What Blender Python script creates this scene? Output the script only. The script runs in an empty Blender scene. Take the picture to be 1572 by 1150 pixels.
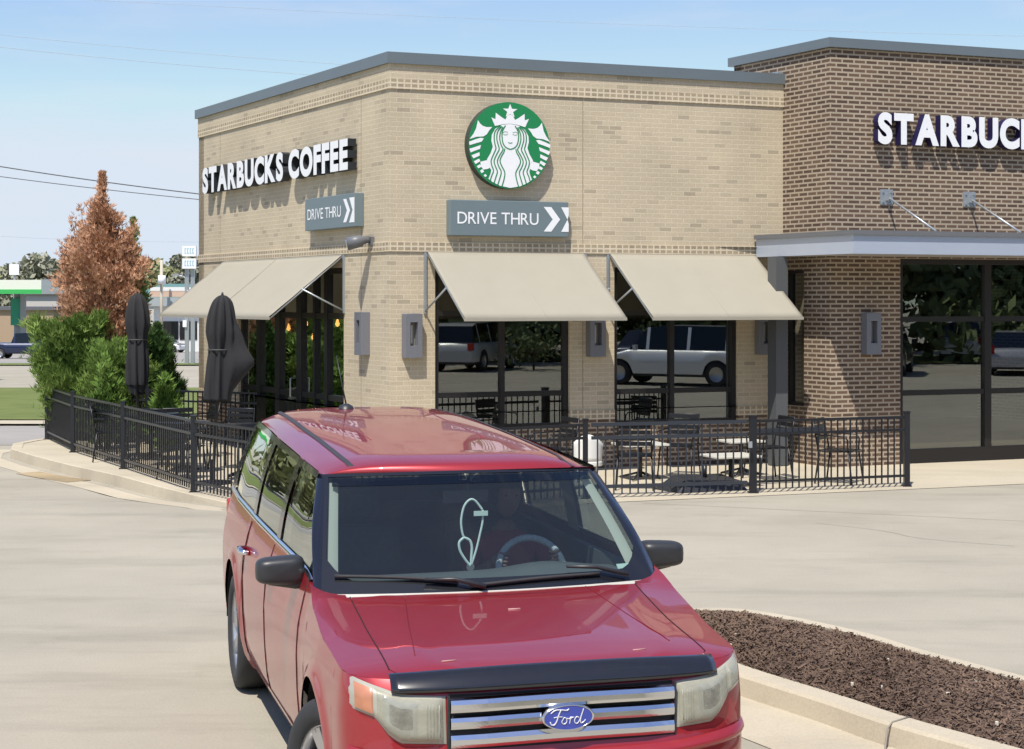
import bpy, bmesh, math, random
import numpy as np
from mathutils import Vector, Matrix
from mathutils.geometry import tessellate_polygon
random.seed(7); np.random.seed(7)
R=math.radians
sc=bpy.context.scene
COL=sc.collection
# ---------------------------------------------------------------- camera, sky, sun
CAMH=2.5; FPX=2500.0
cd=bpy.data.cameras.new('camera'); cam=bpy.data.objects.new('camera',cd); COL.objects.link(cam)
cam.location=(0,0,CAMH); cam.rotation_euler=(R(90),0,0)
cd.sensor_width=36; cd.lens=36*FPX/1572; cd.shift_y=-115/1572; cd.clip_end=2000; cd.clip_start=.1
sc.camera=cam
SUNV=Vector((-.40,-1.20,2.35)).normalized()
EL=math.asin(SUNV.z); AZ=math.atan2(SUNV.x,SUNV.y)
w=bpy.data.worlds.new('World'); sc.world=w; w.use_nodes=True
nt=w.node_tree; nt.nodes.clear()
sky=nt.nodes.new('ShaderNodeTexSky'); sky.sky_type='NISHITA'; sky.sun_disc=False
sky.sun_elevation=EL; sky.sun_rotation=AZ; sky.altitude=400; sky.air_density=1.0; sky.dust_density=.5; sky.ozone_density=1.6
bg=nt.nodes.new('ShaderNodeBackground'); bg.inputs[1].default_value=.138
wo=nt.nodes.new('ShaderNodeOutputWorld'); wb=nt.nodes.new('ShaderNodeMix'); wb.data_type='RGBA'; wb.blend_type='MULTIPLY'; wb.inputs[0].default_value=1; wb.inputs[7].default_value=(.94,.905,1.04,1); nt.links.new(sky.outputs[0],wb.inputs[6]); hz=nt.nodes.new('ShaderNodeMix'); hz.data_type='RGBA'; hz.blend_type='DARKEN'; hz.inputs[0].default_value=1; hz.inputs[7].default_value=(4.15,4.65,5.3,1); nt.links.new(wb.outputs[2],hz.inputs[6])
tcw=nt.nodes.new('ShaderNodeTexCoord'); mpw=nt.nodes.new('ShaderNodeMapping'); mpw.inputs['Scale'].default_value=(1,1,5); nt.links.new(tcw.outputs['Generated'],mpw.inputs[0])
cln=nt.nodes.new('ShaderNodeTexNoise'); cln.inputs['Scale'].default_value=5.5; cln.inputs['Detail'].default_value=7; cln.inputs['Roughness'].default_value=.55; nt.links.new(mpw.outputs[0],cln.inputs['Vector'])
clr=nt.nodes.new('ShaderNodeMapRange'); clr.inputs[1].default_value=.50; clr.inputs[2].default_value=.78; clr.inputs[3].default_value=0; clr.inputs[4].default_value=.42; nt.links.new(cln.outputs['Fac'],clr.inputs[0])
clm=nt.nodes.new('ShaderNodeMix'); clm.data_type='RGBA'; nt.links.new(clr.outputs[0],clm.inputs[0]); nt.links.new(hz.outputs[2],clm.inputs[6]); clm.inputs[7].default_value=(4.5,4.65,5.2,1); nt.links.new(clm.outputs[2],bg.inputs[0]); nt.links.new(bg.outputs[0],wo.inputs[0])
sl=bpy.data.lights.new('sun','SUN'); sl.energy=4.5; sl.angle=R(.5); sl.color=(1,.95,.86)
so=bpy.data.objects.new('sun',sl); COL.objects.link(so); so.rotation_euler=SUNV.to_track_quat('Z','Y').to_euler()
sc.view_settings.view_transform='Standard'; sc.view_settings.look='None'; sc.view_settings.exposure=.31; sc.view_settings.gamma=1
sc.render.engine='CYCLES'
# ---------------------------------------------------------------- materials
MATS={}
def mat(name,col,rough=.6,metal=0,spec=.5,coat=0,noise=0,nscale=5,bump=0,bscale=60,emit=None,alpha=None):
    if name in MATS: return MATS[name]
    m=bpy.data.materials.new(name); m.use_nodes=True; n=m.node_tree.nodes; l=m.node_tree.links
    p=n['Principled BSDF']; p.inputs['Base Color'].default_value=(*col,1); p.inputs['Roughness'].default_value=rough
    p.inputs['Metallic'].default_value=metal; p.inputs['Specular IOR Level'].default_value=spec
    if coat: p.inputs['Coat Weight'].default_value=coat; p.inputs['Coat Roughness'].default_value=.03
    tc=n.new('ShaderNodeTexCoord')
    if noise:
        t=n.new('ShaderNodeTexNoise'); t.inputs['Scale'].default_value=nscale; t.inputs['Detail'].default_value=6
        l.new(tc.outputs['Object'],t.inputs['Vector'])
        mx=n.new('ShaderNodeMix'); mx.data_type='RGBA'; mx.blend_type='MIX'
        a=tuple(max(0,c*(1-noise)) for c in col); b=tuple(min(1,c*(1+noise)) for c in col)
        mx.inputs[6].default_value=(*a,1); mx.inputs[7].default_value=(*b,1)
        l.new(t.outputs['Fac'],mx.inputs[0]); l.new(mx.outputs[2],p.inputs['Base Color'])
    if bump:
        t2=n.new('ShaderNodeTexNoise'); t2.inputs['Scale'].default_value=bscale; t2.inputs['Detail'].default_value=4
        l.new(tc.outputs['Object'],t2.inputs['Vector'])
        b_=n.new('ShaderNodeBump'); b_.inputs['Strength'].default_value=bump; b_.inputs['Distance'].default_value=.01
        l.new(t2.outputs['Fac'],b_.inputs['Height']); l.new(b_.outputs[0],p.inputs['Normal'])
    if emit: p.inputs['Emission Color'].default_value=(*emit[:3],1); p.inputs['Emission Strength'].default_value=emit[3]
    MATS[name]=m; return m
def brick(name,c1,c2,mortar,bw,rh,ms,dark=.5,offset=.5,bump=.5,soft=.06,squash=1.0):
    m=bpy.data.materials.new(name); m.use_nodes=True; n=m.node_tree.nodes; l=m.node_tree.links
    p=n['Principled BSDF']; p.inputs['Roughness'].default_value=.85; p.inputs['Specular IOR Level'].default_value=.25
    uv=n.new('ShaderNodeUVMap')
    b=n.new('ShaderNodeTexBrick'); b.offset=offset; b.inputs['Scale'].default_value=1
    b.inputs['Color1'].default_value=(0,0,0,1); b.inputs['Color2'].default_value=(1,1,1,1); b.inputs['Mortar'].default_value=(.5,.5,.5,1)
    b.inputs['Mortar Size'].default_value=ms; b.inputs['Mortar Smooth'].default_value=soft; b.inputs['Bias'].default_value=0
    b.inputs['Brick Width'].default_value=bw; b.inputs['Row Height'].default_value=rh
    l.new(uv.outputs[0],b.inputs['Vector'])
    cr=n.new('ShaderNodeValToRGB'); e=cr.color_ramp.elements; cr.color_ramp.interpolation='LINEAR'
    e[0].position=0; e[0].color=(*c1,1); e[1].position=1; e[1].color=(*c2,1)
    k=e.new(dark-.07); k.color=(*[a*.93+.07*bb for a,bb in zip(c1,c2)],1)
    k=e.new(dark); k.color=(*[.5*a+.5*bb for a,bb in zip(c1,c2)],1)
    sx=n.new('ShaderNodeSeparateXYZ'); l.new(uv.outputs[0],sx.inputs[0])
    def M(op,a,b_=None):
        q=n.new('ShaderNodeMath'); q.operation=op
        for i,v in enumerate((a,b_)):
            if v is None: continue
            if isinstance(v,(int,float)): q.inputs[i].default_value=v
            else: l.new(v,q.inputs[i])
        return q.outputs[0]
    row=M('FLOOR',M('DIVIDE',sx.outputs[1],rh)); odd=M('ABSOLUTE',M('MODULO',row,2.0))
    colm=M('FLOOR',M('ADD',M('DIVIDE',sx.outputs[0],bw),M('MULTIPLY',M('SUBTRACT',1.0,odd),offset)))
    cb=n.new('ShaderNodeCombineXYZ'); l.new(colm,cb.inputs[0]); l.new(row,cb.inputs[1])
    wn=n.new('ShaderNodeTexWhiteNoise'); wn.noise_dimensions='2D'; l.new(cb.outputs[0],wn.inputs['Vector'])
    l.new(wn.outputs['Value'],cr.inputs[0])
    no=n.new('ShaderNodeTexNoise'); no.inputs['Scale'].default_value=1.1; no.inputs['Detail'].default_value=5; l.new(uv.outputs[0],no.inputs['Vector'])
    no2=n.new('ShaderNodeTexNoise'); no2.inputs['Scale'].default_value=45; no2.inputs['Detail'].default_value=5; l.new(uv.outputs[0],no2.inputs['Vector'])
    ad=n.new('ShaderNodeMath'); ad.operation='ADD'; l.new(no.outputs['Fac'],ad.inputs[0]); l.new(no2.outputs['Fac'],ad.inputs[1])
    mr=n.new('ShaderNodeMapRange'); mr.inputs[1].default_value=.6; mr.inputs[2].default_value=1.4; mr.inputs[3].default_value=.80; mr.inputs[4].default_value=1.16
    l.new(ad.outputs[0],mr.inputs[0])
    mx=n.new('ShaderNodeMix'); mx.data_type='RGBA'; l.new(b.outputs['Fac'],mx.inputs[0]); l.new(cr.outputs[0],mx.inputs[6]); mx.inputs[7].default_value=(*mortar,1)
    mu=n.new('ShaderNodeMix'); mu.data_type='RGBA'; mu.blend_type='MULTIPLY'; mu.inputs[0].default_value=1
    l.new(mx.outputs[2],mu.inputs[6]); l.new(mr.outputs[0],mu.inputs[7]); l.new(mu.outputs[2],p.inputs['Base Color'])
    iv=n.new('ShaderNodeMath'); iv.operation='SUBTRACT'; iv.inputs[0].default_value=1; l.new(b.outputs['Fac'],iv.inputs[1])
    bu=n.new('ShaderNodeBump'); bu.inputs['Strength'].default_value=bump; bu.inputs['Distance'].default_value=.008
    l.new(iv.outputs[0],bu.inputs['Height']); l.new(bu.outputs[0],p.inputs['Normal'])
    MATS[name]=m; return m
def glass(name,tint,refl=1.0,rough=0.0,ior=1.5):
    m=bpy.data.materials.new(name); m.use_nodes=True; n=m.node_tree.nodes; l=m.node_tree.links; n.clear()
    o=n.new('ShaderNodeOutputMaterial'); t=n.new('ShaderNodeBsdfTransparent'); t.inputs[0].default_value=(*tint,1)
    g=n.new('ShaderNodeBsdfGlossy'); g.inputs['Roughness'].default_value=rough; g.inputs[0].default_value=(.95,1,.97,1)
    f=n.new('ShaderNodeFresnel'); ge=n.new('ShaderNodeNewGeometry'); im=n.new('ShaderNodeMath'); im.operation='MULTIPLY_ADD'; im.inputs[1].default_value=1/ior-ior; im.inputs[2].default_value=ior; l.new(ge.outputs['Backfacing'],im.inputs[0]); l.new(im.outputs[0],f.inputs[0])
    mu=n.new('ShaderNodeMath'); mu.operation='MULTIPLY'; mu.inputs[1].default_value=refl; mu.use_clamp=True; l.new(f.outputs[0],mu.inputs[0])
    mx=n.new('ShaderNodeMixShader'); l.new(mu.outputs[0],mx.inputs[0]); l.new(t.outputs[0],mx.inputs[1]); l.new(g.outputs[0],mx.inputs[2]); l.new(mx.outputs[0],o.inputs[0])
    MATS[name]=m; return m
def leafmat(name,cols,rough=.7):
    m=bpy.data.materials.new(name); m.use_nodes=True; n=m.node_tree.nodes; l=m.node_tree.links
    p=n['Principled BSDF']; p.inputs['Roughness'].default_value=rough; p.inputs['Specular IOR Level'].default_value=.25
    g=n.new('ShaderNodeNewGeometry'); tc=n.new('ShaderNodeTexCoord')
    no=n.new('ShaderNodeTexNoise'); no.inputs['Scale'].default_value=1.6; no.inputs['Detail'].default_value=3; l.new(tc.outputs['Object'],no.inputs['Vector'])
    ad=n.new('ShaderNodeMath'); ad.operation='MULTIPLY_ADD'; ad.inputs[1].default_value=.5; l.new(g.outputs['Random Per Island'],ad.inputs[0])
    mm=n.new('ShaderNodeMapRange'); mm.inputs[1].default_value=.35; mm.inputs[2].default_value=.65; mm.inputs[3].default_value=0; mm.inputs[4].default_value=.5
    l.new(no.outputs['Fac'],mm.inputs[0]); l.new(mm.outputs[0],ad.inputs[2])
    cr=n.new('ShaderNodeValToRGB'); e=cr.color_ramp.elements; e[0].color=(*cols[0],1); e[1].color=(*cols[-1],1)
    for i,c in enumerate(cols[1:-1]): k=e.new((i+1)/(len(cols)-1)); k.color=(*c,1)
    l.new(ad.outputs[0],cr.inputs[0]); l.new(cr.outputs[0],p.inputs['Base Color'])
    MATS[name]=m; return m
def ground_mat(name,base,var,streak=.12,joints=None,speck=.12):
    m=bpy.data.materials.new(name); m.use_nodes=True; n=m.node_tree.nodes; l=m.node_tree.links
    p=n['Principled BSDF']; p.inputs['Roughness'].default_value=.9; p.inputs['Specular IOR Level'].default_value=.2
    tc=n.new('ShaderNodeTexCoord')
    def noise(scale,det,vec=None,mapv=None):
        t=n.new('ShaderNodeTexNoise'); t.inputs['Scale'].default_value=scale; t.inputs['Detail'].default_value=det; t.inputs['Roughness'].default_value=.65
        if mapv:
            mp=n.new('ShaderNodeMapping'); mp.inputs['Scale'].default_value=mapv[0]; mp.inputs['Rotation'].default_value=(0,0,mapv[1]); l.new(tc.outputs['Object'],mp.inputs[0]); l.new(mp.outputs[0],t.inputs['Vector'])
        else: l.new(tc.outputs['Object'],t.inputs['Vector'])
        return t.outputs['Fac']
    def rng(s,a,b,lo,hi):
        r=n.new('ShaderNodeMapRange'); r.inputs[1].default_value=a; r.inputs[2].default_value=b; r.inputs[3].default_value=lo; r.inputs[4].default_value=hi; l.new(s,r.inputs[0]); return r.outputs[0]
    def mul(a,b):
        q=n.new('ShaderNodeMath'); q.operation='MULTIPLY'; l.new(a,q.inputs[0]); l.new(b,q.inputs[1]); return q.outputs[0]
    f=mul(rng(noise(.35,6),.3,.7,1-var,1+var),rng(noise(60,3),.2,.8,1-speck,1+speck))
    f=mul(f,rng(noise(1.0,7,mapv=((.30,1.3,1),.35)),.50,.76,1,1-streak*1.6))
    f=mul(f,rng(noise(2.2,8),.58,.78,1,1-streak*.7))
    f=mul(f,rng(noise(7,6),.62,.72,1,1-streak*.35))
    mx=n.new('ShaderNodeMix'); mx.data_type='RGBA'; mx.blend_type='MULTIPLY'; mx.inputs[0].default_value=1; mx.inputs[6].default_value=(*base,1); l.new(f,mx.inputs[7])
    l.new(mx.outputs[2],p.inputs['Base Color'])
    b_=n.new('ShaderNodeBump'); b_.inputs['Strength'].default_value=.25; b_.inputs['Distance'].default_value=.006; l.new(noise(120,3),b_.inputs['Height']); l.new(b_.outputs[0],p.inputs['Normal'])
    MATS[name]=m; return m
TAN=brick('tan_brick',(.525,.442,.315),(.385,.325,.235),(.60,.52,.39),.205,.0677,.006,dark=.93,bump=.35)
TAN_HEAD=brick('tan_header_brick',(.40,.325,.22),(.32,.26,.18),(.64,.55,.41),.1025,.0677,.012,dark=.5,offset=0,bump=.6)
BROWN=brick('brown_brick',(.150,.098,.068),(.092,.060,.045),(.40,.33,.245),.205,.0677,.0135,dark=.5,bump=.6)
CONC=ground_mat('drive_concrete',(.365,.333,.266),.10,.15)
SLABM=ground_mat('patio_concrete',(.47,.415,.315),.08,.10)
CURBM=ground_mat('kerb_concrete',(.49,.43,.325),.10,.12)
ASPH=ground_mat('road_grey',(.32,.30,.275),.12,.1)
GRASS=leafmat('grass',[(.10,.13,.03),(.17,.20,.06)],.95)
METAL=mat('coping_metal',(.17,.20,.215),.42,.3,.5,noise=.06,nscale=2)
CANOPYM=mat('canopy_metal',(.46,.51,.60),.4,.3,.5,noise=.05,nscale=1.5)
FABRIC=mat('awning_fabric',(.335,.308,.245),.9,noise=.05,nscale=2.5,bump=.15,bscale=250)
STEEL=mat('galvanised_steel',(.42,.45,.47),.4,.6,noise=.1,nscale=20)
GREYP=mat('grey_paint',(.14,.145,.155),.45,noise=.05)
BLACKM=mat('black_metal',(.012,.013,.016),.38,.2,.6)
FENCEM=mat('fence_black_metal',(.016,.018,.024),.32,.3,.7)
FRAME=mat('window_frame_dark',(.022,.02,.02),.4,.3)
SHOPGLASS=glass('shop_glass',(.40,.43,.41),4.6,0,1.5)
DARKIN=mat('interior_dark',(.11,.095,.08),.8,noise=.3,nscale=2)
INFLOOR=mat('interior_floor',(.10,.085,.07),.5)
WHITE=mat('white_sign',(.82,.83,.84),.5)
LSIDE=mat('letter_side',(.012,.016,.02),.5)
LSIDE2=mat('letter_side_navy',(.014,.010,.06),.5)
GREEN=mat('sign_green',(.012,.22,.07),.45)
SIGNG=mat('sign_grey',(.155,.20,.215),.45,noise=.04)
CANV=mat('umbrella_canvas',(.022,.022,.024),.9,noise=.25,nscale=6,bump=.3,bscale=300)
BLACKP=mat('black_plastic',(.03,.031,.034),.42,noise=.1,nscale=30)
RUBBER=mat('rubber',(.03,.03,.032),.75,noise=.2,nscale=20)
CHROME=mat('chrome',(.75,.76,.78),.12,1)
ALLOY=mat('alloy',(.55,.55,.56),.3,.85)
WOOD=mat('bark',(.13,.09,.06),.9,noise=.3,nscale=15)
# ---------------------------------------------------------------- mesh builder
ROOTM={}
class MB:
    def __init__(s): s.v=[]; s.f=[]; s.uv=[]; s.mi=[]; s.sm=[]
    def face(s,pts,uv=None,mi=0,sm=False):
        b=len(s.v); s.v+= [tuple(p) for p in pts]; s.f.append(tuple(range(b,b+len(pts))))
        s.uv.append(uv or [(p[0]+p[1],p[2]) for p in pts]); s.mi.append(mi); s.sm.append(sm)
    def raw(s,verts,faces,mi=0,sm=False,uvf=None):
        b=len(s.v); s.v+=[tuple(p) for p in verts]
        for f in faces:
            s.f.append(tuple(b+i for i in f)); s.uv.append([(uvf(verts[i]) if uvf else (verts[i][0]+verts[i][1],verts[i][2])) for i in f]); s.mi.append(mi); s.sm.append(sm)
    def box(s,x0,x1,y0,y1,z0,z1,fr=None,mi=0,bev=0):
        fr=fr or (lambda x,y,z:(x,y,z))
        c=[(x,y,z) for x in (x0,x1) for y in (y0,y1) for z in (z0,z1)]
        F=[((0,1,3,2),0),((4,6,7,5),0),((0,4,5,1),1),((2,3,7,6),1),((0,2,6,4),2),((1,5,7,3),2)]
        for idx,ax in F:
            pts=[fr(*c[i]) for i in idx]
            uv=[((c[i][1],c[i][2]),(c[i][0],c[i][2]),(c[i][0],c[i][1]))[ax] for i in idx]
            s.face(pts,uv,mi)
    def grid(s,nu,nv,fn,mi=0,sm=True,closeu=False,uvs=None,mif=None,skip=None):
        vs=[fn(i,j) for j in range(nv) for i in range(nu)]
        b=len(s.v); s.v+=[tuple(p) for p in vs]
        for j in range(nv-1):
            for i in range(nu if closeu else nu-1):
                if skip and skip(i,j): continue
                i2=(i+1)%nu
                s.f.append((b+j*nu+i,b+j*nu+i2,b+(j+1)*nu+i2,b+(j+1)*nu+i)); s.mi.append(mif(i,j) if mif else mi); s.sm.append(sm)
                s.uv.append([(i,j),(i+1,j),(i+1,j+1),(i,j+1)])
    def tube(s,pts,r,n=8,mi=0,caps=True,closed=False):
        pts=[Vector(p) for p in pts]; m=len(pts); rs=r if isinstance(r,(list,tuple)) else [r]*m
        rings=[]; prev=None
        for i,p in enumerate(pts):
            if closed: d=(pts[(i+1)%m]-pts[i-1])
            else: d=(pts[min(i+1,m-1)]-pts[max(i-1,0)])
            d.normalize()
            if prev is None:
                a=Vector((0,0,1)) if abs(d.z)<.9 else Vector((1,0,0)); u=d.cross(a).normalized()
            else: u=(prev-d*prev.dot(d)).normalized()
            prev=u; v=d.cross(u)
            rings.append([p+(u*math.cos(2*math.pi*k/n)+v*math.sin(2*math.pi*k/n))*rs[i] for k in range(n)])
        b=len(s.v)
        for rg in rings: s.v+=[tuple(q) for q in rg]
        for i in range(m if closed else m-1):
            i2=(i+1)%m
            for k in range(n):
                k2=(k+1)%n; s.f.append((b+i*n+k,b+i*n+k2,b+i2*n+k2,b+i2*n+k)); s.mi.append(mi); s.sm.append(True); s.uv.append([(0,0)]*4)
        if caps and not closed:
            s.f.append(tuple(b+k for k in range(n))[::-1]); s.mi.append(mi); s.sm.append(False); s.uv.append([(0,0)]*n)
            s.f.append(tuple(b+(m-1)*n+k for k in range(n))); s.mi.append(mi); s.sm.append(False); s.uv.append([(0,0)]*n)
    def lathe(s,prof,n=24,c=(0,0,0),axis='z',mi=0,fn=None,fr=None):
        def P(i,j):
            r,z=prof[j]; a=2*math.pi*i/n
            if fn: r,a=fn(r,a,z)
            x,y=r*math.cos(a),r*math.sin(a)
            q={'z':(x,y,z),'x':(z,x,y),'y':(x,z,y)}[axis]
            return (c[0]+q[0],c[1]+q[1],c[2]+q[2])
        s.grid(n,len(prof),P,mi,True,True)
    def poly(s,pts2,fn,mi=0,flip=False):
        tr=tessellate_polygon([[Vector((p[0],p[1],0)) for p in pts2]])
        vs=[fn(*p) for p in pts2]; s.raw(vs,[t[::-1] if flip else t for t in tr],mi)
    def wall(s,fr,u0,u1,z0,z1,th,holes,mi=0,mif=None):
        us=sorted(set([u0,u1]+[h[0] for h in holes]+[h[1] for h in holes])); zs=sorted(set([z0,z1]+[h[2] for h in holes]+[h[3] for h in holes]))
        def inh(u,z): return any(h[0]<u<h[1] and h[2]<z<h[3] for h in holes)
        for a,b in zip(us,us[1:]):
            for c,d in zip(zs,zs[1:]):
                if inh((a+b)/2,(c+d)/2): continue
                uv=[(a,c),(b,c),(b,d),(a,d)]
                s.face([fr(x,0,z) for x,z in uv],uv,mi); s.face([fr(x,-th,z) for x,z in uv][::-1],uv[::-1],mi)
        for h in list(holes)+[None]:
            a,b,c,d=h if h else (u0,u1,z0,z1)
            for (p,q) in (((a,c),(b,c)),((b,c),(b,d)),((b,d),(a,d)),((a,d),(a,c))):
                L=math.hypot(q[0]-p[0],q[1]-p[1]); vert=p[0]==q[0]
                uvs=[(0,p[1]),(0,q[1]),(th,q[1]),(th,p[1])] if vert else [(p[0],0),(q[0],0),(q[0],th),(p[0],th)]
                s.face([fr(p[0],0,p[1]),fr(q[0],0,q[1]),fr(q[0],-th,q[1]),fr(p[0],-th,p[1])],uvs,mi)
    def build(s,name,mats,parent=None,loc=None,bevel=0,sub=0,merge=False,autosmooth=None,solid=0):
        me=bpy.data.meshes.new(name); 
        M=Matrix.Identity(4)
        if parent is not None: M=ROOTM[parent.name].inverted()
        elif loc is not None: M=Matrix.Translation(-Vector(loc))
        vs=[tuple(M@Vector(v)) for v in s.v]
        me.from_pydata(vs,[],s.f)
        ul=me.uv_layers.new(name='UVMap'); flat=[c for f in s.uv for uv in f for c in uv]
        if len(flat)==len(ul.data)*2: ul.data.foreach_set('uv',flat)
        me.polygons.foreach_set('material_index',s.mi); me.polygons.foreach_set('use_smooth',s.sm)
        for m in (mats if isinstance(mats,(list,tuple)) else [mats]): me.materials.append(m)
        if merge or bevel or sub:
            bm=bmesh.new(); bm.from_mesh(me); bmesh.ops.remove_doubles(bm,verts=bm.verts,dist=1e-4); bmesh.ops.recalc_face_normals(bm,faces=bm.faces)
            bm.to_mesh(me); bm.free()
        me.update()
        o=bpy.data.objects.new(name,me); COL.objects.link(o)
        if parent is not None: o.parent=parent; ROOTM[o.name]=ROOTM[parent.name]
        elif loc is not None: o.location=loc; ROOTM[o.name]=Matrix.Translation(loc)
        else: ROOTM[o.name]=Matrix.Identity(4)
        if solid: md=o.modifiers.new('solid','SOLIDIFY'); md.thickness=solid
        if bevel: md=o.modifiers.new('bevel','BEVEL'); md.width=bevel; md.segments=2; md.limit_method='ANGLE'
        if sub: md=o.modifiers.new('sub','SUBSURF'); md.levels=sub; md.render_levels=sub
        return o
def tag(o,label,cat,group=None):
    o['label']=label; o['category']=cat
    if group: o['group']=group
    return o
def struct(o,kind='structure'): o['kind']=kind; return o
def thing(name,label,cat,loc=(0,0,0),rz=0,group=None):
    o=bpy.data.objects.new(name,None); COL.objects.link(o); o.location=loc; o.rotation_euler=(0,0,rz); o.empty_display_size=.1
    ROOTM[o.name]=Matrix.Translation(loc)@Matrix.Rotation(rz,4,'Z'); return tag(o,label,cat,group)
def local(o):  # frame: local coords of a thing -> world
    M=ROOTM[o.name]; return lambda x,y,z: tuple(M@Vector((x,y,z)))
def copy_thing(o,loc,rz=0,label=None,group=None,scale=None):
    def rec(p,par):
        c=p.copy(); COL.objects.link(c)
        if par: c.parent=par
        for ch in [q for q in list(bpy.data.objects) if q.parent==p]: rec(ch,c)
        return c
    c=rec(o,None); c.location=loc; c.rotation_euler=(0,0,rz)
    if label: c['label']=label
    if group: c['group']=group
    if scale: c.scale=scale
    ROOTM[c.name]=Matrix.Translation(loc)@Matrix.Rotation(rz,4,'Z'); return c
def gp(px,py,z=0): Y=(CAMH-z)*FPX/(py-460); return ((px-786)/FPX*Y,Y)
# building axes (worked out from the two vanishing points)
C0=Vector((-1.72,22.9)); B0=Vector((4.73,24.2)); RV=Vector((.934,.356)); LV=Vector((-.498,.867)); DF=Vector((.498,-.867)); DL=Vector((-.934,-.356))
def mk(o,a,d):
    def fr(u,p,z): q=o+a*u+d*p; return (q.x,q.y,z)
    return fr
FF=mk(C0,RV,DF); FL=mk(C0,LV,DL); FB=mk(B0,RV,DF); FS=mk(B0,LV,DL)
# ---------------------------------------------------------------- ground
def dens(pl,k=6):
    out=[]; n=len(pl)
    for i in range((n-1)*k+1):
        t=i/k; j=min(int(t),n-2); f=t-j; p0=pl[max(j-1,0)];p1=pl[j];p2=pl[j+1];p3=pl[min(j+2,n-1)]
        cr=lambda a,b_,c,d:.5*((2*b_)+(-a+c)*f+(2*a-5*b_+4*c-d)*f*f+(-a+3*b_-3*c+d)*f**3)
        out.append(tuple(cr(p0[q_],p1[q_],p2[q_],p3[q_]) for q_ in range(len(p1))))
    return out
def smooth(t): t=max(0,min(1,t)); return t*t*(3-2*t)
def gz(x,y):
    z=-.15*smooth((y-18.8)/3.5)*smooth((-x-1.9)/1.6)
    if y>32: z+=-.0185*min(y-32,118)*smooth((y-32)/8) if x<8 else 0
    return z
def sheet(name,xs,ys,m,dz=0,kind='structure',clip=None):
    b=MB(); b.grid(len(xs),len(ys),lambda i,j:(xs[i],ys[j],gz(xs[i],ys[j])+dz),sm=True,skip=(lambda i,j: not clip((xs[i]+xs[i+1])/2,(ys[j]+ys[j+1])/2)) if clip else None)
    return struct(b.build(name,m),kind)
def rngf(a,b,n): return [a+(b-a)*i/(n-1) for i in range(n)]
xs=sorted(set(rngf(-12,4,65)+[-600,-300,-120,-60,-30,-18,5,7,8,9,15,30,60,120,300,600])); ys=sorted(set(rngf(17,34,60)+rngf(36,160,40)+[-600,-200,-80,-30,-10,0,5,10,14,200,300,600]))
sheet('ground',xs,ys,CONC)
# ribbons following a ground polyline
def ribbon(name,pts,wid,m,dz=.004,h=None,kind='structure',zf=None):
    b=MB(); P=[Vector((p[0],p[1])) for p in pts]; n=len(P); L=[];Rr=[]
    for i,p in enumerate(P):
        d=(P[min(i+1,n-1)]-P[max(i-1,0)]).normalized(); nn=Vector((-d.y,d.x)); L.append(p+nn*wid/2); Rr.append(p-nn*wid/2)
    z=lambda q:(zf(q.x,q.y) if zf else gz(q.x,q.y))
    for i in range(n-1):
        a,b2,c,d=L[i],L[i+1],Rr[i+1],Rr[i]
        top=lambda q:(q.x,q.y,z(q)+(h if h else dz))
        b.face([top(d),top(c),top(b2),top(a)])
        if h:
            bot=lambda q:(q.x,q.y,z(q)-.02)
            b.face([top(a),top(b2),bot(b2),bot(a)]); b.face([bot(d),bot(c),top(c),top(d)])
            if i==0: b.face([top(d),top(a),bot(a),bot(d)])
            if i==n-2: b.face([top(b2),top(c),bot(c),bot(b2)])
    return struct(b.build(name,m,bevel=.012 if h else 0),kind)
# far left: lane, kerb, grass, pavement, street
def band(name,x0,x1,y0,y1,m,dz,kind='structure'): return sheet(name,rngf(x0,x1,14),rngf(y0,y1,12),m,dz,kind)
band('side_lane',-80,-1.6,29.6,34.2,ASPH,.006)
band('far_kerb',-80,-1.6,34.2,35.4,CURBM,.05)
g=band('grass',-90,0,35.4,56,GRASS,.07,'stuff')
band('far_pavement',-90,10,56,92,CONC,.012)
band('street',-200,60,97,150,ASPH,.014)
g2=band('grass',-200,60,92,97,GRASS,.07,'stuff')
g3=band('grass',-300,60,160,215,GRASS,.02,'stuff')
# patio slab with kerb
curb=[(-8.5,28.9),(-8.62,28.2),(-8.35,27.2),(-7.62,26.0),(-6.62,24.5),(-5.58,23.1),(-4.75,21.8),(-4.14,20.9),(-3.49,20.0),(-2.75,19.0),(-2.2,18.35),(-1.9,18.1)]
edge=curb+[(-1.5,18.2),(.95,19.95),(3.25,20.75),(5.7,21.6),(9,22.8),(14,24.8)]
b=MB(); poly=edge+[(14,29),(-5,34),(-8.3,30.0)]
b.poly(poly,lambda x,y:(x,y,.006)); 
struct(b.build('patio_slab',SLABM))
b=MB()
def cz(x,y): return 0.02
P=[Vector(p) for p in [(-7.9,29.9),(-8.3,29.4)]+curb+[(-1.6,18.14)]]
n=len(P); rows=[]
for i,p in enumerate(P):
    d=(P[min(i+1,n-1)]-P[max(i-1,0)]).normalized(); nn=Vector((d.y,-d.x))  # outward (towards the drive)
    if nn.x>0: nn=-nn
    o0=p-nn*.16; o1=p; o2=p+nn*.035; 
    rows.append([(o0.x,o0.y,.014),(o1.x,o1.y,.014),(o1.x+nn.x*.02,o1.y+nn.y*.02,.004),(o2.x,o2.y,gz(o2.x,o2.y)-.03)])
b.grid(4,n,lambda i,j:rows[j][i],sm=False); struct(b.build('patio_kerb',CURBM))
ribbon('patio_gutter',[(p[0]-.32,p[1]-.15) for p in [(-8.55,28.9)]+curb[1:]],.34,CURBM,.004)
ribbon('kerb_stain',[(-7.4,24.9),(-6.9,24.3),(-6.3,23.7)],.4,ground_mat('silt',(.36,.28,.17),.3,.3),.008)
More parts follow.
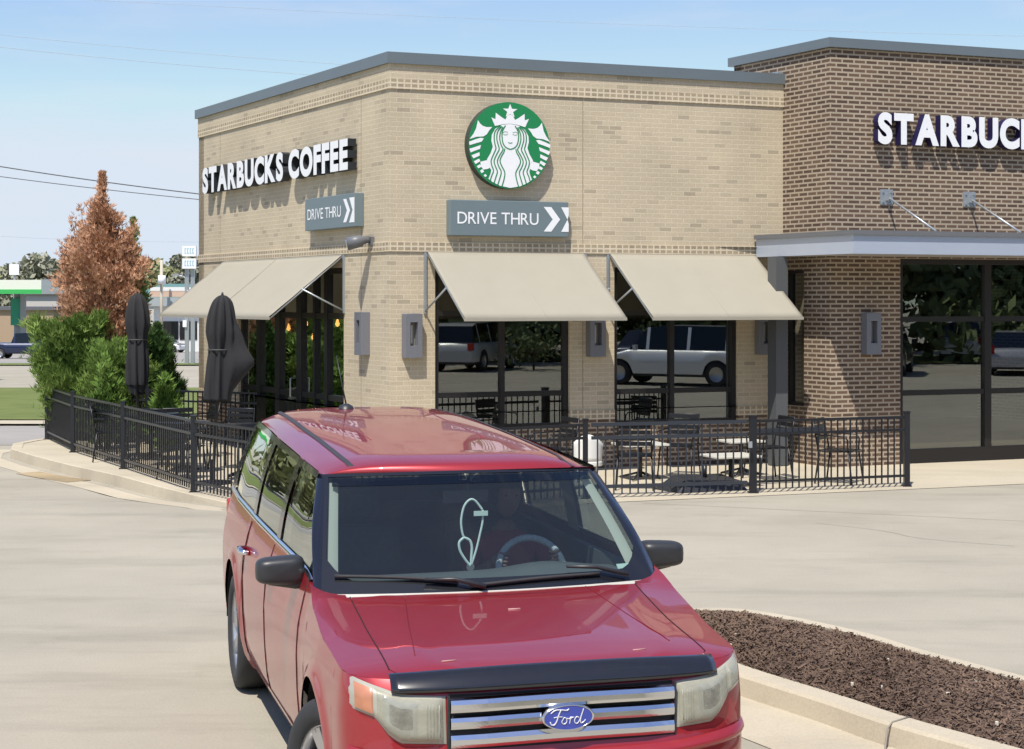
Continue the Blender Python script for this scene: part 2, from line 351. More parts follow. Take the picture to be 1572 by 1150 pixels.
# drive joints
JM=mat('joint',(.26,.23,.19),.9)
for pts in ([(-30,22.5),(-9.2,23.6),(-6.3,24.1)],[(-3.55,19.9),(-2.9,19.2),(-2.3,19.6)],[(1.6,20.0),(6.2,18.2),(12,16.5)]):
    ribbon('joint',pts,.012,JM,.005)
# gutter at bottom left
ribbon('kerb_gutter',[(-2.9,6.5),(-3.2,8.2),(-3.62,10.2)],.5,CURBM,.005) if False else None
for pl in ([(3.4,18.2),(4.0,17.6),(4.3,17.0),(5.1,16.5)],):
    ribbon('crack',dens(pl,3),.009,JM,.005)
# ---------------------------------------------------------------- mulch island
far=[(.95,11.75),(1.12,12.15),(1.385,12.4),(1.8,12.34),(2.39,11.6),(2.69,10.97),(3.18,10.13),(3.9,8.9),(4.6,7.6)]
near=[(.95,11.75),(1.02,11.4),(1.20,11.05),(1.42,10.73),(1.62,10.35),(2.0,9.71),(2.24,9.26),(2.70,8.59),(3.3,7.7),(4.0,6.8)]
MULCH=leafmat('mulch',[(.075,.048,.034),(.135,.09,.064),(.22,.15,.108)],.95)
MULCHB=mat('mulch_soil',(.10,.064,.045),.95,noise=.5,nscale=40,bump=1,bscale=80)
def lerpl(pl,t):
    k=t*(len(pl)-1); i=min(int(k),len(pl)-2); f=k-i; return (pl[i][0]*(1-f)+pl[i+1][0]*f,pl[i][1]*(1-f)+pl[i+1][1]*f)
b=MB(); NU,NV=60,140
def mp(i,j):
    a=lerpl(near,j/(NV-1)); c=lerpl(far,j/(NV-1)); t=i/(NU-1); x=a[0]*(1-t)+c[0]*t; y=a[1]*(1-t)+c[1]*t
    return (x,y,.115+.05*math.sin(math.pi*t)+random.uniform(-.006,.006))
b.grid(NU,NV,mp,sm=False); struct(b.build('mulch_bed',MULCHB),'stuff')
b=MB()
for k in range(24000):
    t=random.random(); s=random.random(); a=lerpl(near,s); c=lerpl(far,s); x=a[0]*(1-t)+c[0]*t; y=a[1]*(1-t)+c[1]*t; z=.125+.05*math.sin(math.pi*t)+random.uniform(-.004,.014)
    an=random.uniform(0,6.28); L=random.uniform(.005,.022); W_=random.uniform(.002,.006); dx,dy=math.cos(an),math.sin(an); tz=random.uniform(-.006,.012)
    b.face([(x-dx*L-dy*W_,y-dy*L+dx*W_,z-tz),(x+dx*L-dy*W_,y+dy*L+dx*W_,z+tz),(x+dx*L+dy*W_,y+dy*L-dx*W_,z+tz+.003),(x-dx*L+dy*W_,y-dy*L-dx*W_,z-tz+.003)])
struct(b.build('mulch_chips',MULCH),'stuff')
b=MB()
for k in range(16):
    t=random.uniform(.1,.9); s=random.uniform(.2,.8); a=lerpl(near,s); c=lerpl(far,s); x=a[0]*(1-t)+c[0]*t; y=a[1]*(1-t)+c[1]*t
    r_=random.uniform(.3,.9); b.box(x-.02*r_,x+.015*r_,y-.014*r_,y+.012*r_,.15,.17+.01*r_)
struct(b.build('pale_litter',mat('litter',(.6,.55,.45),.8),bevel=.004),'stuff')
def kerbring(name,pts,side,w_=.15):
    b=MB(); P=[Vector(p) for p in pts]; n=len(P); rows=[]
    for i,p in enumerate(P):
        d=(P[min(i+1,n-1)]-P[max(i-1,0)]).normalized(); nn=Vector((d.y,-d.x))*side
        a=p-nn*.0; c=p+nn*w_; e=p+nn*(w_+.02); f=p+nn*(w_+.05)
        rows.append([(a.x,a.y,.05),(a.x,a.y,.128),(c.x,c.y,.128),(e.x,e.y,.112),(f.x,f.y,-.01)])
    b.grid(5,n,lambda i,j:rows[j][i],sm=False); return struct(b.build(name,CURBM,merge=True))
kerbring('island_kerb',dens(far),-1,.11)
kerbring('island_kerb',dens(near),1,.16)
ribbon('island_gutter',[(p[0]-.42,p[1]-.27) for p in near[3:]],.62,CURBM,.005)
ribbon('crack',[(2.22,9.33),(2.12,9.2),(2.07,9.0),(1.98,8.86),(1.95,8.6)],.012,JM,.14,zf=lambda x,y:0) if False else None
b=MB(); b.tube([(2.25,9.24,.13),(2.13,9.13,.13),(2.09,9.07,.11),(2.07,9.03,.012),(2.02,8.86,.008),(1.9,8.74,.008),(1.72,8.68,.008)],.006,5); struct(b.build('kerb_crack',JM))
# ---------------------------------------------------------------- café building
cafe=thing('cafe_building','corner cafe building of tan brick with a taller dark brown brick wing','building',(-1.72,22.9,0))
UJ=6.33; TL=8.1; HT=5.82
w1=(.672,2.752,.72,2.98); w2=(3.465,5.537,.72,2.98); wl=(1.58,6.05,.0,2.98)
b=MB(); b.wall(FF,0,UJ,.87,HT,.28,[ (w1[0],w1[1],.87,w1[3]),(w2[0],w2[1],.87,w2[3]) ]); b.wall(FL,.28,TL,.87,HT,.28,[(wl[0],wl[1],.87,wl[3])])
fb=lambda u,p,z:(FF(0,0,0)[0]+RV.x*u+LV.x*(TL+p),FF(0,0,0)[1]+RV.y*u+LV.y*(TL+p),z)
b.wall(lambda u,p,z:fb(u,p,z),0,UJ,0,HT,.28,[]) 
b.build('tan_wall',TAN,cafe)
for fr_,a,c,pi_,z1_ in [(FF,-.012,w1[0],.012,.735),(FF,w1[1],w2[0],.012,.735),(FF,w2[1],UJ,.012,.735),(FL,.28,wl[0],.012,.735),(FL,wl[1],TL,.012,.735),(FF,w1[0],w1[1],-.06,.62),(FF,w2[0],w2[1],-.06,.62)]:
    b=MB(); b.box(a,c,-.28,pi_,0,z1_,fr_); b.build('brick_plinth',BROWN,cafe)
b=MB()   # header bands
for (z0,z1,p) in ((5.468,5.605,.022),(3.18,3.316,.02)):
    b.box(-p,UJ,-.1,p,z0,z1,FF); b.box(.1,TL,-.1,p,z0,z1,FL)
for (a,c) in ((0,w1[0]),(w1[1],w2[0]),(w2[1],UJ)): b.box(a if a else -.016,c,-.27,.016,.735,.87,FF)
for (a,c) in ((.27,wl[0]),(wl[1],TL)): b.box(a,c,-.27,.016,.735,.87,FL)
b.build('header_band',TAN_HEAD,cafe)
b=MB(); b.box(-.018,UJ,-.1,.018,5.605,HT,FF); b.box(.1,TL,-.1,.018,5.605,HT,FL); b.build('parapet_brick',TAN,cafe)
for fr_,u in ((FF,2.95),(FL,.95),(FL,6.95)):
    for za,zb_ in ((.9,3.17),(3.33,5.46)): b=MB(); b.box(u,u+.012,.0005,.003,za,zb_,fr_); b.build('control_joint',mat('joint_tan',(.33,.27,.19),.9),cafe)
b=MB()
b.box(-.06,UJ,-.33,.06,HT,5.98,FF); b.box(.33,TL+.05,-.36,.06,HT,5.98,FL); b.box(.3,UJ,-.3,.05,HT-.002,5.972,fb)
b.build('coping',METAL,cafe)
b=MB(); b.poly([(FF(.2,-.2,0)[0],FF(.2,-.2,0)[1]),(FF(UJ+3,-.2,0)[0],FF(UJ+3,-.2,0)[1]),fb(UJ+3,-.2,0)[:2],fb(.1,-.1,0)[:2]],lambda x,y:(x,y,5.6)); b.build('roof',mat('roof_membrane',(.5,.5,.48),.8),cafe)
# brown wing
bg_=(1.224,4.6,.0,3.12); HB=6.25
b=MB(); b.wall(FB,0,10,0,HB,.3,[(bg_[0],bg_[1],bg_[2],bg_[3]),(5.2,9.2,0,3.12)])
b.wall(FS,.3,2.32,0,HB,.28,[(.60,1.04,.88,2.95)])
FBk=mk(B0+LV*2.32,RV,LV); b.wall(lambda u,p,z:FBk(u,p,z),0.0,10,5.5,HB,.2,[])
FBr=mk(B0+RV*10,LV,RV); b.wall(lambda u,p,z:FBr(u,p,z),0,9,0,HB,.2,[])
b.build('brown_wall',BROWN,cafe)
b=MB(); b.box(-.06,10.1,-.36,.06,HB,6.39,FB); b.box(.36,2.40,-.36,.06,HB,6.39,FS); b.box(0.3,10,-.3,.05,HB-.002,6.385,FBk)
b.build('coping',METAL,cafe)
b=MB(); b.box(1.09,1.30,-.02,.09,5.83,6.02,FS); b.build('flashing',STEEL,cafe)
b=MB(); q=[FB(.1,-.1,0)[:2],FB(10,-.1,0)[:2],(FB(10,0,0)[0]+LV.x*2.3,FB(10,0,0)[1]+LV.y*2.3),(FB(.1,0,0)[0]+LV.x*2.3,FB(.1,0,0)[1]+LV.y*2.3)]
b.poly(q,lambda x,y:(x,y,6.1)); b.build('roof',MATS['roof_membrane'],cafe)
# interior shell
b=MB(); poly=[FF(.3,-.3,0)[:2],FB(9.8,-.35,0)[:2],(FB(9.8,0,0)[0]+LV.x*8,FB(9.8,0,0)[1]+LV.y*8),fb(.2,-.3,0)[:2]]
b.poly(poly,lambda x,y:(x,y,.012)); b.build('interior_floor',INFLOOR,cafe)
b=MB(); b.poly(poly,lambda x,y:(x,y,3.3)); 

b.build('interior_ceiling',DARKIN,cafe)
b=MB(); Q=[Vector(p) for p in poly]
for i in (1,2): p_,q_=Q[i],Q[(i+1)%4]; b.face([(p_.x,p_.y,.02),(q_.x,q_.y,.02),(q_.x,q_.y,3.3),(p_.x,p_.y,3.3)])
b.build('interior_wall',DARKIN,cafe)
CW=mat('counter_wood',(.16,.10,.06),.5)
for nm_,fr_,a_ in (('service_counter',FF,(2.2,4.8,-4.4,-3.6,.02,1.1)),('menu_board',FF,(2.2,4.8,-6.2,-6.0,1.2,2.6)),('service_counter',FB,(2.0,3.6,-3.5,-2.9,.02,1.0))):
    b=MB(); b.box(*a_,fr_); b.build(nm_,CW,cafe)
# windows
def window(fr,h,verts,horiz,name='window',dep=-.1,fw=.055,sillw=None):
    f=MB(); u0,u1,z0,z1=h
    f.box(u0,u0+fw,dep-.05,dep+.05,z0,z1,fr); f.box(u1-fw,u1,dep-.05,dep+.05,z0,z1,fr)
    f.box(u0+fw,u1-fw,dep-.05,dep+.05,z1-fw,z1,fr); f.box(u0+fw,u1-fw,dep-.05,dep+.05,z0,z0+(sillw or fw),fr)
    for v in verts:
        vv,ww=v if isinstance(v,tuple) else (v,fw); f.box(vv-ww/2,vv+ww/2,dep-.046,dep+.054,z0+(sillw or fw),z1-fw,fr)
    for k in horiz: f.box(u0+fw,u1-fw,dep-.04,dep+.04,k-fw/2,k+fw/2,fr)
    o=f.build(name,FRAME,cafe)
    g_=MB(); g_.face([fr(u0+.02,dep,z0+.02),fr(u1-.02,dep,z0+.02),fr(u1-.02,dep,z1-.02),fr(u0+.02,dep,z1-.02)]); g_.build('pane',SHOPGLASS,o)
    return o
window(FF,(w1[0],w1[1],.62,w1[3]),[(1.72,.07)],[1.13,2.3],fw=.075)
window(FF,(w2[0],w2[1],.62,w2[3]),[(4.45,.07)],[1.13,2.3],fw=.075)
window(FL,wl,[(2.38,.12),(2.84,.07),(3.45,.2),(4.37,.2),(5.23,.16)],[2.25,1.0],fw=.09,sillw=.14)
b=MB(); pts=[(3.52,.03,.95),(3.52,.12,.95),(3.52,.12,1.25),(3.52,.03,1.25)]; b.tube([FL(t,p-.06,z) for t,p,z in pts],.014); b.build('door_handle',STEEL,cafe)
window(FB,bg_,[(2.86,.12)],[2.2,1.08],fw=.08,sillw=.22,dep=-.09)
window(FB,(5.2,9.2,0,3.12),[(6.5,.1),(7.8,.1)],[2.2,1.08],fw=.08,sillw=.22,dep=-.09)
window(FS,(.60,1.04,.88,2.95),[],[],fw=.05,dep=-.1)
# canopy on brown wing
cnp=MB(); 
K=B0+Vector((.09,-1.2)); Wp=Vector((3.72,24.93)); Kr=K+RV*10; Bx=B0+RV*10
def slab(b,poly,z0,z1):
    n=len(poly)
    b.poly(poly,lambda x,y:(x,y,z1)); b.poly(poly[::-1],lambda x,y:(x,y,z0))
    for i in range(n):
        p,q=poly[i],poly[(i+1)%n]; b.face([(p[0],p[1],z0),(q[0],q[1],z0),(q[0],q[1],z1),(p[0],p[1],z1)])
ins=lambda e:[tuple(Wp+RV*e),tuple(K+RV*e+LV*e),tuple(Kr+LV*e),tuple(Bx+DF*.003),tuple(B0+DF*.003+DL*.0),tuple(B0+LV*1.075+DL*.004)]
b=MB(); slab(b,ins(.02),3.15,3.42); can=b.build('canopy',CANOPYM,cafe)
b=MB(); slab(b,ins(-.02),3.42,3.485); b.build('fascia_cap',GREYP,can)
b=MB(); slab(b,ins(.05),3.146,3.149); b.build('soffit',mat('soffit',(.33,.30,.27),.8),can)
for u in (.97,2.465,3.95,5.4):
    b=MB(); b.box(u-.11,u+.11,.0,.02,3.93,4.16,FB); 
    pl=b.build('anchor_plate',STEEL,cafe)
    b=MB(); b.box(u-.02,u+.02,.02,.09,3.99,4.09,FB)
    for du in (-.07,.07):
        for zz in (3.97,4.12): b.box(u+du-.015,u+du+.015,.02,.035,zz-.012,zz+.018,FB)
    b.build('bracket',STEEL,pl)
    b=MB(); b.tube([FB(u,.07,4.03),FB(u,1.05,3.49)],.017); b.build('tie_rod',STEEL,pl)
b=MB(); b.box(-.10,.10,-.10,.10,.015,3.14,lambda x,y,z:(3.99+RV.x*x+LV.x*y,24.45+RV.y*x+LV.y*y,z)); b.build('canopy_column',mat('column_paint',(.085,.09,.095),.5),cafe)
# ---------------------------------------------------------------- wall signs
def glyph(ch,size,off,ext):
    cu=bpy.data.curves.new('t','FONT'); cu.body=ch; cu.size=size; cu.offset=off; cu.extrude=ext; cu.resolution_u=6
    o=bpy.data.objects.new('t',cu); COL.objects.link(o); dg=bpy.context.evaluated_depsgraph_get(); dg.update()
    me=bpy.data.meshes.new_from_object(o.evaluated_get(dg)); 
    V=[tuple(v.co) for v in me.vertices]; F=[tuple(p.vertices) for p in me.polygons]
    bpy.data.objects.remove(o); bpy.data.meshes.remove(me); bpy.data.curves.remove(cu)
    return V,F
def lettering(text,H,total,off,gap,space):
    out=[];x=0
    for ch in text:
        if ch==' ': x+=space; continue
        V,F=glyph(ch,1,off,.5); x0=min(v[0] for v in V); x1=max(v[0] for v in V)
        out.append((ch,[(v[0]-x0+x,v[1],v[2]) for v in V],F)); x+=x1-x0+gap
    W_=x-gap; Hh=[max(v[1] for v in o[1]) for o in out if o[0] in 'TEF'][0]; lo=[min(v[1] for v in o[1]) for o in out if o[0] in 'TEF'][0]
    return [(ch,[(v[0]/W_*total,(v[1]-lo)/(Hh-lo)*H,v[2]) for v in V],F) for ch,V,F in out]
def sign_letters(text,fr,u0,u1,z0,H,p0,p1,root,side,off=.052,gap=.06,space=.32,face=WHITE):
    for ch,V,F in lettering(text,H,abs(u1-u0),off,gap,space):
        sg=1 if u1>u0 else -1
        vs=[fr(u0+sg*v[0],p0+(v[2]+.5)*(p1-p0),z0+v[1]) for v in V]
        b=MB(); fz=[]
        for f in F:
            front=all(V[i][2]>.49 for i in f); b.raw([vs[i] for i in f],[tuple(range(len(f)))],0 if front else 1)
        b.build('letter',[face,side],root)
s1=thing('lettering_sign','raised white capitals reading STARBUCKS COFFEE on the left tan brick face of the building','sign',FL(4.4,0,4.4))
sign_letters('STARBUCKS COFFEE',FL,7.42,1.06,4.40,.455,.03,.16,s1,LSIDE)
s2=thing('lettering_sign','raised white capitals starting STARBUC on the dark brown brick wing','sign',FB(2.5,0,4.85))
sign_letters('STARBUCKS',FB,.71,3.98,4.83,.47,.04,.15,s2,LSIDE2)
def arrow(b,x,y,h,fr,clip=None):
    w_=h*.52; t=h*.33
    pts=[(x,y),(x+t,y),(x+t+w_*.75,y+h/2),(x+t,y+h),(x,y+h),(x+w_*.75,y+h/2)]
    if clip: 
        pts=[p for p in [(x,y),(clip,y),(clip,y+h*.38),(clip-.0,y+h*.62),(clip,y+h),(x,y+h),(x+w_*.75,y+h/2)]]
    b.poly(pts,fr)
def drive(fr,u0,u1,z0,z1,p,label,full):
    sg=1 if u1>u0 else -1; W_=abs(u1-u0); H=z1-z0
    t=thing('drive_thru_sign',label,'sign',fr((u0+u1)/2,0,z0),group=None)
    b=MB(); b.box(min(u0,u1),max(u0,u1),0.0,p,z0,z1,fr); b.build('sign_box',SIGNG,t,bevel=.008)
    for ch,V,F in lettering('DRIVE THRU',H*.33,W_*.68,.004,.075,.26):
        b=MB()
        for f in F:
            if all(V[i][2]>.49 for i in f): b.raw([fr(u0+sg*(W_*.06+V[i][0]),p+.004,z0+H*.335+V[i][1]) for i in f],[tuple(range(len(f)))])
        b.build('letter',WHITE,t)
    b=MB(); f2=lambda x,y:fr(u0+sg*x,p+.004,z0+y)
    arrow(b,W_*.785,H*.15,H*.7,f2)
    if full: b.poly([(W_*.935,H*.15),(W_,H*.15),(W_,H*.38),(W_*.99,H*.5),(W_,H*.62),(W_,H*.85),(W_*.935,H*.85),(W_*.99,H*.5)],f2)
    else: b.poly([(W_*.90,H*.13),(W_,H*.13),(W_,H*.87),(W_*.90,H*.87),(W_*.965,H*.5)],f2)
    b.build('arrow',WHITE,t)
drive(FF,.838,2.66,3.41,3.92,.12,'wide grey box sign reading DRIVE THRU with white arrows below the round green emblem',True)
drive(FL,2.72,.86,3.56,4.05,.14,'grey DRIVE THRU sign box hung below the word COFFEE near the building corner',False)
# round emblem
em=thing('round_emblem_sign','round green and white emblem of a crowned long haired woman on the tan wall','sign',FF(1.8,0,4.1))
UC,ZC,RD=1.735,4.715,.622
def EM(x,y): # emblem picture coordinates -> sign face
    return (UC+(x-535)/276*RD, ZC+(400-y)/312*RD)
b=MB(); N=72
ring=[(UC+RD*math.cos(2*math.pi*k/N),ZC+RD*math.sin(2*math.pi*k/N)) for k in range(N)]
b.raw([FF(u,.13,z) for u,z in ring],[tuple(range(N))]); b.raw([FF(u,.0,z) for u,z in ring]+[FF(u,.13,z) for u,z in ring],[(k,(k+1)%N,N+(k+1)%N,N+k) for k in range(N)],1)
b.build('disc',[GREEN,mat('emblem_side',(.03,.05,.04),.5)],em)
crown=[(410,203),(438,215),(440,168),(482,200),(506,215),(521,178),(555,178),(571,215),(595,200),(637,168),(638,215),(667,203),(641,264),(592,250),(538,243),(485,250),(435,264)]
star=[(538+ (52 if k%2==0 else 21)*math.sin(math.pi*k/5),152-(52 if k%2==0 else 21)*math.cos(math.pi*k/5)) for k in range(10)]
finL=[(320,226),(334,250),(352,266),(378,274),(416,272),(396,297),(380,325),(358,342),(312,346),(264,364),(290,325),(308,285)]
bands=[[(260,384),(300,366),(338,352),(360,356),(344,380),(302,394),(264,408)],[(262,434),(300,420),(340,404),(334,432),(300,446),(272,460)],[(276,480),(330,456),(332,480),(290,502)],[(292,522),(328,502),(336,520),(304,542)],[(312,556),(334,542),(344,560),(322,572)],[(334,588),(350,576),(362,594),(344,606)],[(358,620),(370,610),(381,624),(368,633)]]
hand=[(336,524),(392,508),(410,500),(408,560),(386,574),(356,580),(340,556)]
sil=[(538,245),(482,254),(436,284),(413,328),(410,370),(420,414),(405,460),(380,506),(404,530),(402,575),(396,610),(384,640),(420,668),(468,692),(538,706)]
def mir(p): return [(1076-x,y) for x,y in p][::-1]
b=MB(); lay=lambda d:(lambda x,y:FF(EM(x,y)[0],.13+d,EM(x,y)[1]))
for p in [crown,star,finL,mir(finL),hand,mir(hand)]+bands+[mir(q) for q in bands]: b.poly(p,lay(.004))
b.poly(sil+[(1076-x,y) for x,y in sil[-2:0:-1]],lay(.005)); b.build('white_figure',WHITE,em)
def sm_(pl,k=5): return dens(pl,k)
strands=[[(472,262),(436,300),(428,350),(434,395),(440,425),(424,468),(408,512),(412,548),(424,585),(412,620),(402,655)],
[(480,264),(452,305),(446,355),(456,400),(462,430),(444,470),(428,515),(436,552),(450,590),(440,630),(428,672)],
[(488,268),(470,310),(466,355),(476,400),(488,430),(466,472),(450,515),(460,555),(476,592),(466,640),(452,688)],
[(505,258),(484,300),(482,345),(490,390),(510,416),(538,428)],
[(500,424),(494,450),(478,480),(468,515),(482,555),(500,595),(496,640),(480,700)],
[(404,575),(400,600),(386,640)]]
b=MB()
def rib(pl,wd):
    pl=sm_(pl); P=[Vector(p) for p in pl]; n=len(P); q=[]
    for i,p in enumerate(P):
        d=(P[min(i+1,n-1)]-P[max(i-1,0)]).normalized(); nn=Vector((-d.y,d.x))*wd/2; q.append((p+nn,p-nn))
    for i in range(n-1): b.face([lay(.009)(*q[i][0]),lay(.009)(*q[i+1][0]),lay(.009)(*q[i+1][1]),lay(.009)(*q[i][1])])
for s_ in strands:
    for q_ in (s_,[(1076-x,y) for x,y in s_]): b=MB(); rib(q_,7.5); b.build('green_hair_line',GREEN,em)
b=MB()
for nm_,s_ in (('brow_line',[(486,312),(500,302),(522,306)]),('eye_line',[(489,320),(506,325),(522,318)])):
    for q_ in (s_,[(1076-x,y) for x,y in s_]): b=MB(); rib(q_,3); b.build(nm_,GREEN,em)
b=MB(); rib([(524,377),(538,384),(552,377)],4.5); b.build('mouth_line',GREEN,em)
# ---------------------------------------------------------------- awnings
def awning(fr,u0,u1,label,n=1):
    t=thing('awning',label,'awning',fr((u0+u1)/2,0,3.17),group='taut beige fabric awnings over the windows')
    sg=1 if u1>u0 else -1
    zt,zb,pr=3.17,2.24,1.15
    b=MB(); N=40
    def P(i,j):
        u=u0+(u1-u0)*i/(N-1); v=j/12; sag=.018*math.sin(math.pi*v)*(1-.6*abs(math.cos(math.pi*i/(N-1)*1)))+.0035*math.sin(9*u+4*v)*math.sin(math.pi*v)+.003*math.sin(23*v+3*u)*math.sin(math.pi*v)
        return fr(u,.03+(pr-.03)*v,zt+(zb-zt)*v-sag)
    b.grid(N,13,P,sm=True); b.build('fabric',FABRIC,t,solid=.006)
    b=MB(); mid=(u0+u1)/2; b.tube([fr(mid,.03+(pr-.03)*v,zt+(zb-zt)*v+.004-.018*math.sin(math.pi*v)) for v in rngf(0,1,8)],.006,6); b.build('seam',FABRIC,t)
    b=MB(); b.box(min(u0,u1),max(u0,u1),pr-.03,pr+.012,zb-.035,zb+.006,fr); b.build('valance_bar',FABRIC,t)
    b=MB(); b.box(min(u0,u1)+.01,max(u0,u1)-.01,.0,.05,zt-.05,zt-.01,fr); 
    for u in (u0+sg*.015,u1-sg*.015):
        b.tube([fr(u,.02,zt-.03),fr(u,pr-.03,zb-.02)],.013,6)
    b.build('frame',STEEL,t)
    for u in (u0-sg*.03,u1+sg*.03):
        b=MB(); b.box(u-.018,u+.018,.0,.03,2.30,zt,fr); b.tube([fr(u,.03,2.34),fr(u+ (0 if u==u0 else 0),.66,2.66)],.014,6); b.build('strut',STEEL,t)
awning(FF,.546,2.96,'beige awning over the first window right of the building corner')
awning(FF,3.38,5.82,'beige awning over the window beside the brown brick wing')
awning(FL,1.574,6.72,'wide beige awning over the glazed side entrance on the left face of the building')
# ---------------------------------------------------------------- sconces
def sconce(fr,u,label,mt,z0=1.68,flip=1):
    t=thing('wall_lamp',label,'wall lamp',fr(u,0,z0),group='slotted grey wall lamps on the brick piers')
    f=lambda x,y,z:fr(u+flip*x,y,z0+z)
    b=MB(); W_,H,D=.125,.62,.13
    b.box(-W_,-.055,0,D,0,H,f); b.box(.055,W_,0,D,0,H,f); b.box(-.055,.055,0,D,0,.17,f); b.box(-.055,.055,0,D,.50,H,f); b.build('housing',mt,t,bevel=.004)
    b=MB(); b.box(-.055,.055,.0,.03,.17,.50,f); b.build('diffuser',mat('lamp_inner',(.22,.20,.16),.6),t)
    b=MB(); b.box(-.012,.012,.03,.05,.2,.46,f); b.build('tube',mat('lamp_glass',(.6,.58,.5),.3),t)
    return t
LAMPM=mat('lamp_metal',(.20,.205,.23),.45,.3)
sconce(FF,.30,'slotted grey wall lamp on the corner pier, facing front, left of the first front awning',LAMPM)
sconce(FL,.78,'slotted grey wall lamp on the left face of the corner pier, seen at a slant',LAMPM,z0=1.70)
sconce(FF,3.13,'slotted wall lamp in shade on the tan pier between the two front windows',LAMPM,z0=1.66)
sconce(FF,5.95,'slotted wall lamp in shade on the tan brick next to the canopy column',LAMPM,z0=1.66)
sconce(FB,.66,'slotted wall lamp on the brown brick pier under the metal canopy',LAMPM,z0=1.68)
# camera lamp
fl=thing('flood_light','small dark floodlight on the building corner below the slanted drive thru sign','floodlight',FL(.55,0,3.3))
b=MB(); f=lambda x,y,z:FL(.55+x,y,3.32+z); b.box(-.05,.05,0,.05,-.04,.08,f); b.build('mount',GREYP,fl)
b=MB(); c1=Vector(f(0,.05,.05)); c2=Vector(f(.10,.34,-.02)); b.tube([c1,c1.lerp(c2,.3),c1.lerp(c2,.35),c2],[.05,.06,.085,.10],14); b.build('head',GREYP,fl)
b=MB(); b.tube([c2,c2+(c2-c1).normalized()*.012],[.09,.085],14); b.build('lens',CHROME,fl)
# pendants
PEND=mat('warm_bulb',(1,.55,.2),.5,emit=(1,.42,.10,7))
for i,(px,py,t_) in enumerate([(443,504,.7),(470,497,.85),(481,518,.6),(507,510,.6),(518,497,.5)]):
    # lamps hang 1.3-2 m inside the glazed side front
    k=(px-786)/FPX
    o_=C0-DL*t_; tt=(o_.x-k*o_.y)/(k*LV.y-LV.x); q=o_+LV*tt; z=CAMH-(py-460)/FPX*q.y
    th=thing('pendant_bulb','warm glowing pendant bulb inside the glazed side entrance, %s'%['leftmost of five','second from the left and high','lowest of the five','fourth from the left','highest, nearest the brick pier'][i],'pendant lamp',(q.x,q.y,z),group='glowing pendant bulbs behind the glass')
    b=MB(); b.lathe([(.001,-.05),(.025,-.035),(.036,0),(.022,.035),(.01,.08)],10,(q.x,q.y,z)); b.build('bulb',PEND,th)
    b=MB(); b.tube([(q.x,q.y,z+.08),(q.x,q.y,3.29)],.006,5); b.build('cord',BLACKM,th)
#@@PART2
# ---------------------------------------------------------------- fence
fence=thing('patio_fence','black metal picket fence with square posts running around the patio','fence',(-4.115,21.04,0))
def post(p,h=.99,w_=.065):
    b=MB(); x,y=p; b.box(x-w_/2,x+w_/2,y-w_/2,y+w_/2,.0,h,None); b.box(x-w_/2-.008,x+w_/2+.008,y-w_/2-.008,y+w_/2+.008,h,h+.018); b.box(x-w_/2-.02,x+w_/2+.02,y-w_/2-.02,y+w_/2+.02,.008,.022); b.build('post',FENCEM,fence)
def panel(p,q,zt=.95,sp=.094,name='picket_panel',rr=.02,mt=None,parent=None):
    p=Vector(p);q=Vector(q); d=(q-p); L=d.length; d/=L; nn=Vector((-d.y,d.x)); f=lambda x,y,z:(p.x+d.x*x+nn.x*y,p.y+d.y*x+nn.y*y,z)
    b=MB()
    for z in (zt-.018,zt-.185,.15): b.box(.03,L-.03,-rr*.8,rr*.8,z-rr*.8,z+rr*.8,f)
    n=max(1,int(L/sp)); 
    for i in range(1,n): x=L*i/n; b.box(x-.008,x+.008,-.008,.008,.05,zt-.02,f)
    return b.build(name,mt or FENCEM,parent or fence)
lp=[(-8.3,29.07),(-7.17,26.6),(-5.73,24.0),(-4.115,21.04),(-2.95,19.45),(-1.95,18.45)]
for a,c in zip(lp,lp[1:]): panel(a,c)
for i,p in enumerate(lp): post(p)
panel((-8.3,29.07),(-4.22,27.2)); post((-6.3,28.15))
rp=[(-1.95,18.45),(-.45,19.5),(.92,20.42)]
for a,c in zip(rp,rp[1:]): panel(a,c)
post(rp[1]); post(rp[2])
panel((3.11,21.0),(5.27,21.75)); post((3.11,21.02),.99,.09); post((5.27,21.75),.99,.075)
g_=panel((.97,20.42),(3.05,20.95),.95,.105,'gate_leaf',.026,mat('gate_metal_lit_tone',(.05,.058,.075),.3,.4))  # lighter than the fence: sunlight on the black gate put into its colour
b=MB(); b.box(3.03,3.08,20.87,20.90,.6,.68); b.build('latch',STEEL,g_)
b=MB(); f=lambda x,y,z:(3.11+RV.x*x+.02,21.1+RV.y*x+y,z); b.box(.05,1.15,.5,.56,.72,.78,f); rail=b.build('hand_rail',mat('gate_metal_lit_tone',(.05,.058,.075),.3,.4),fence)
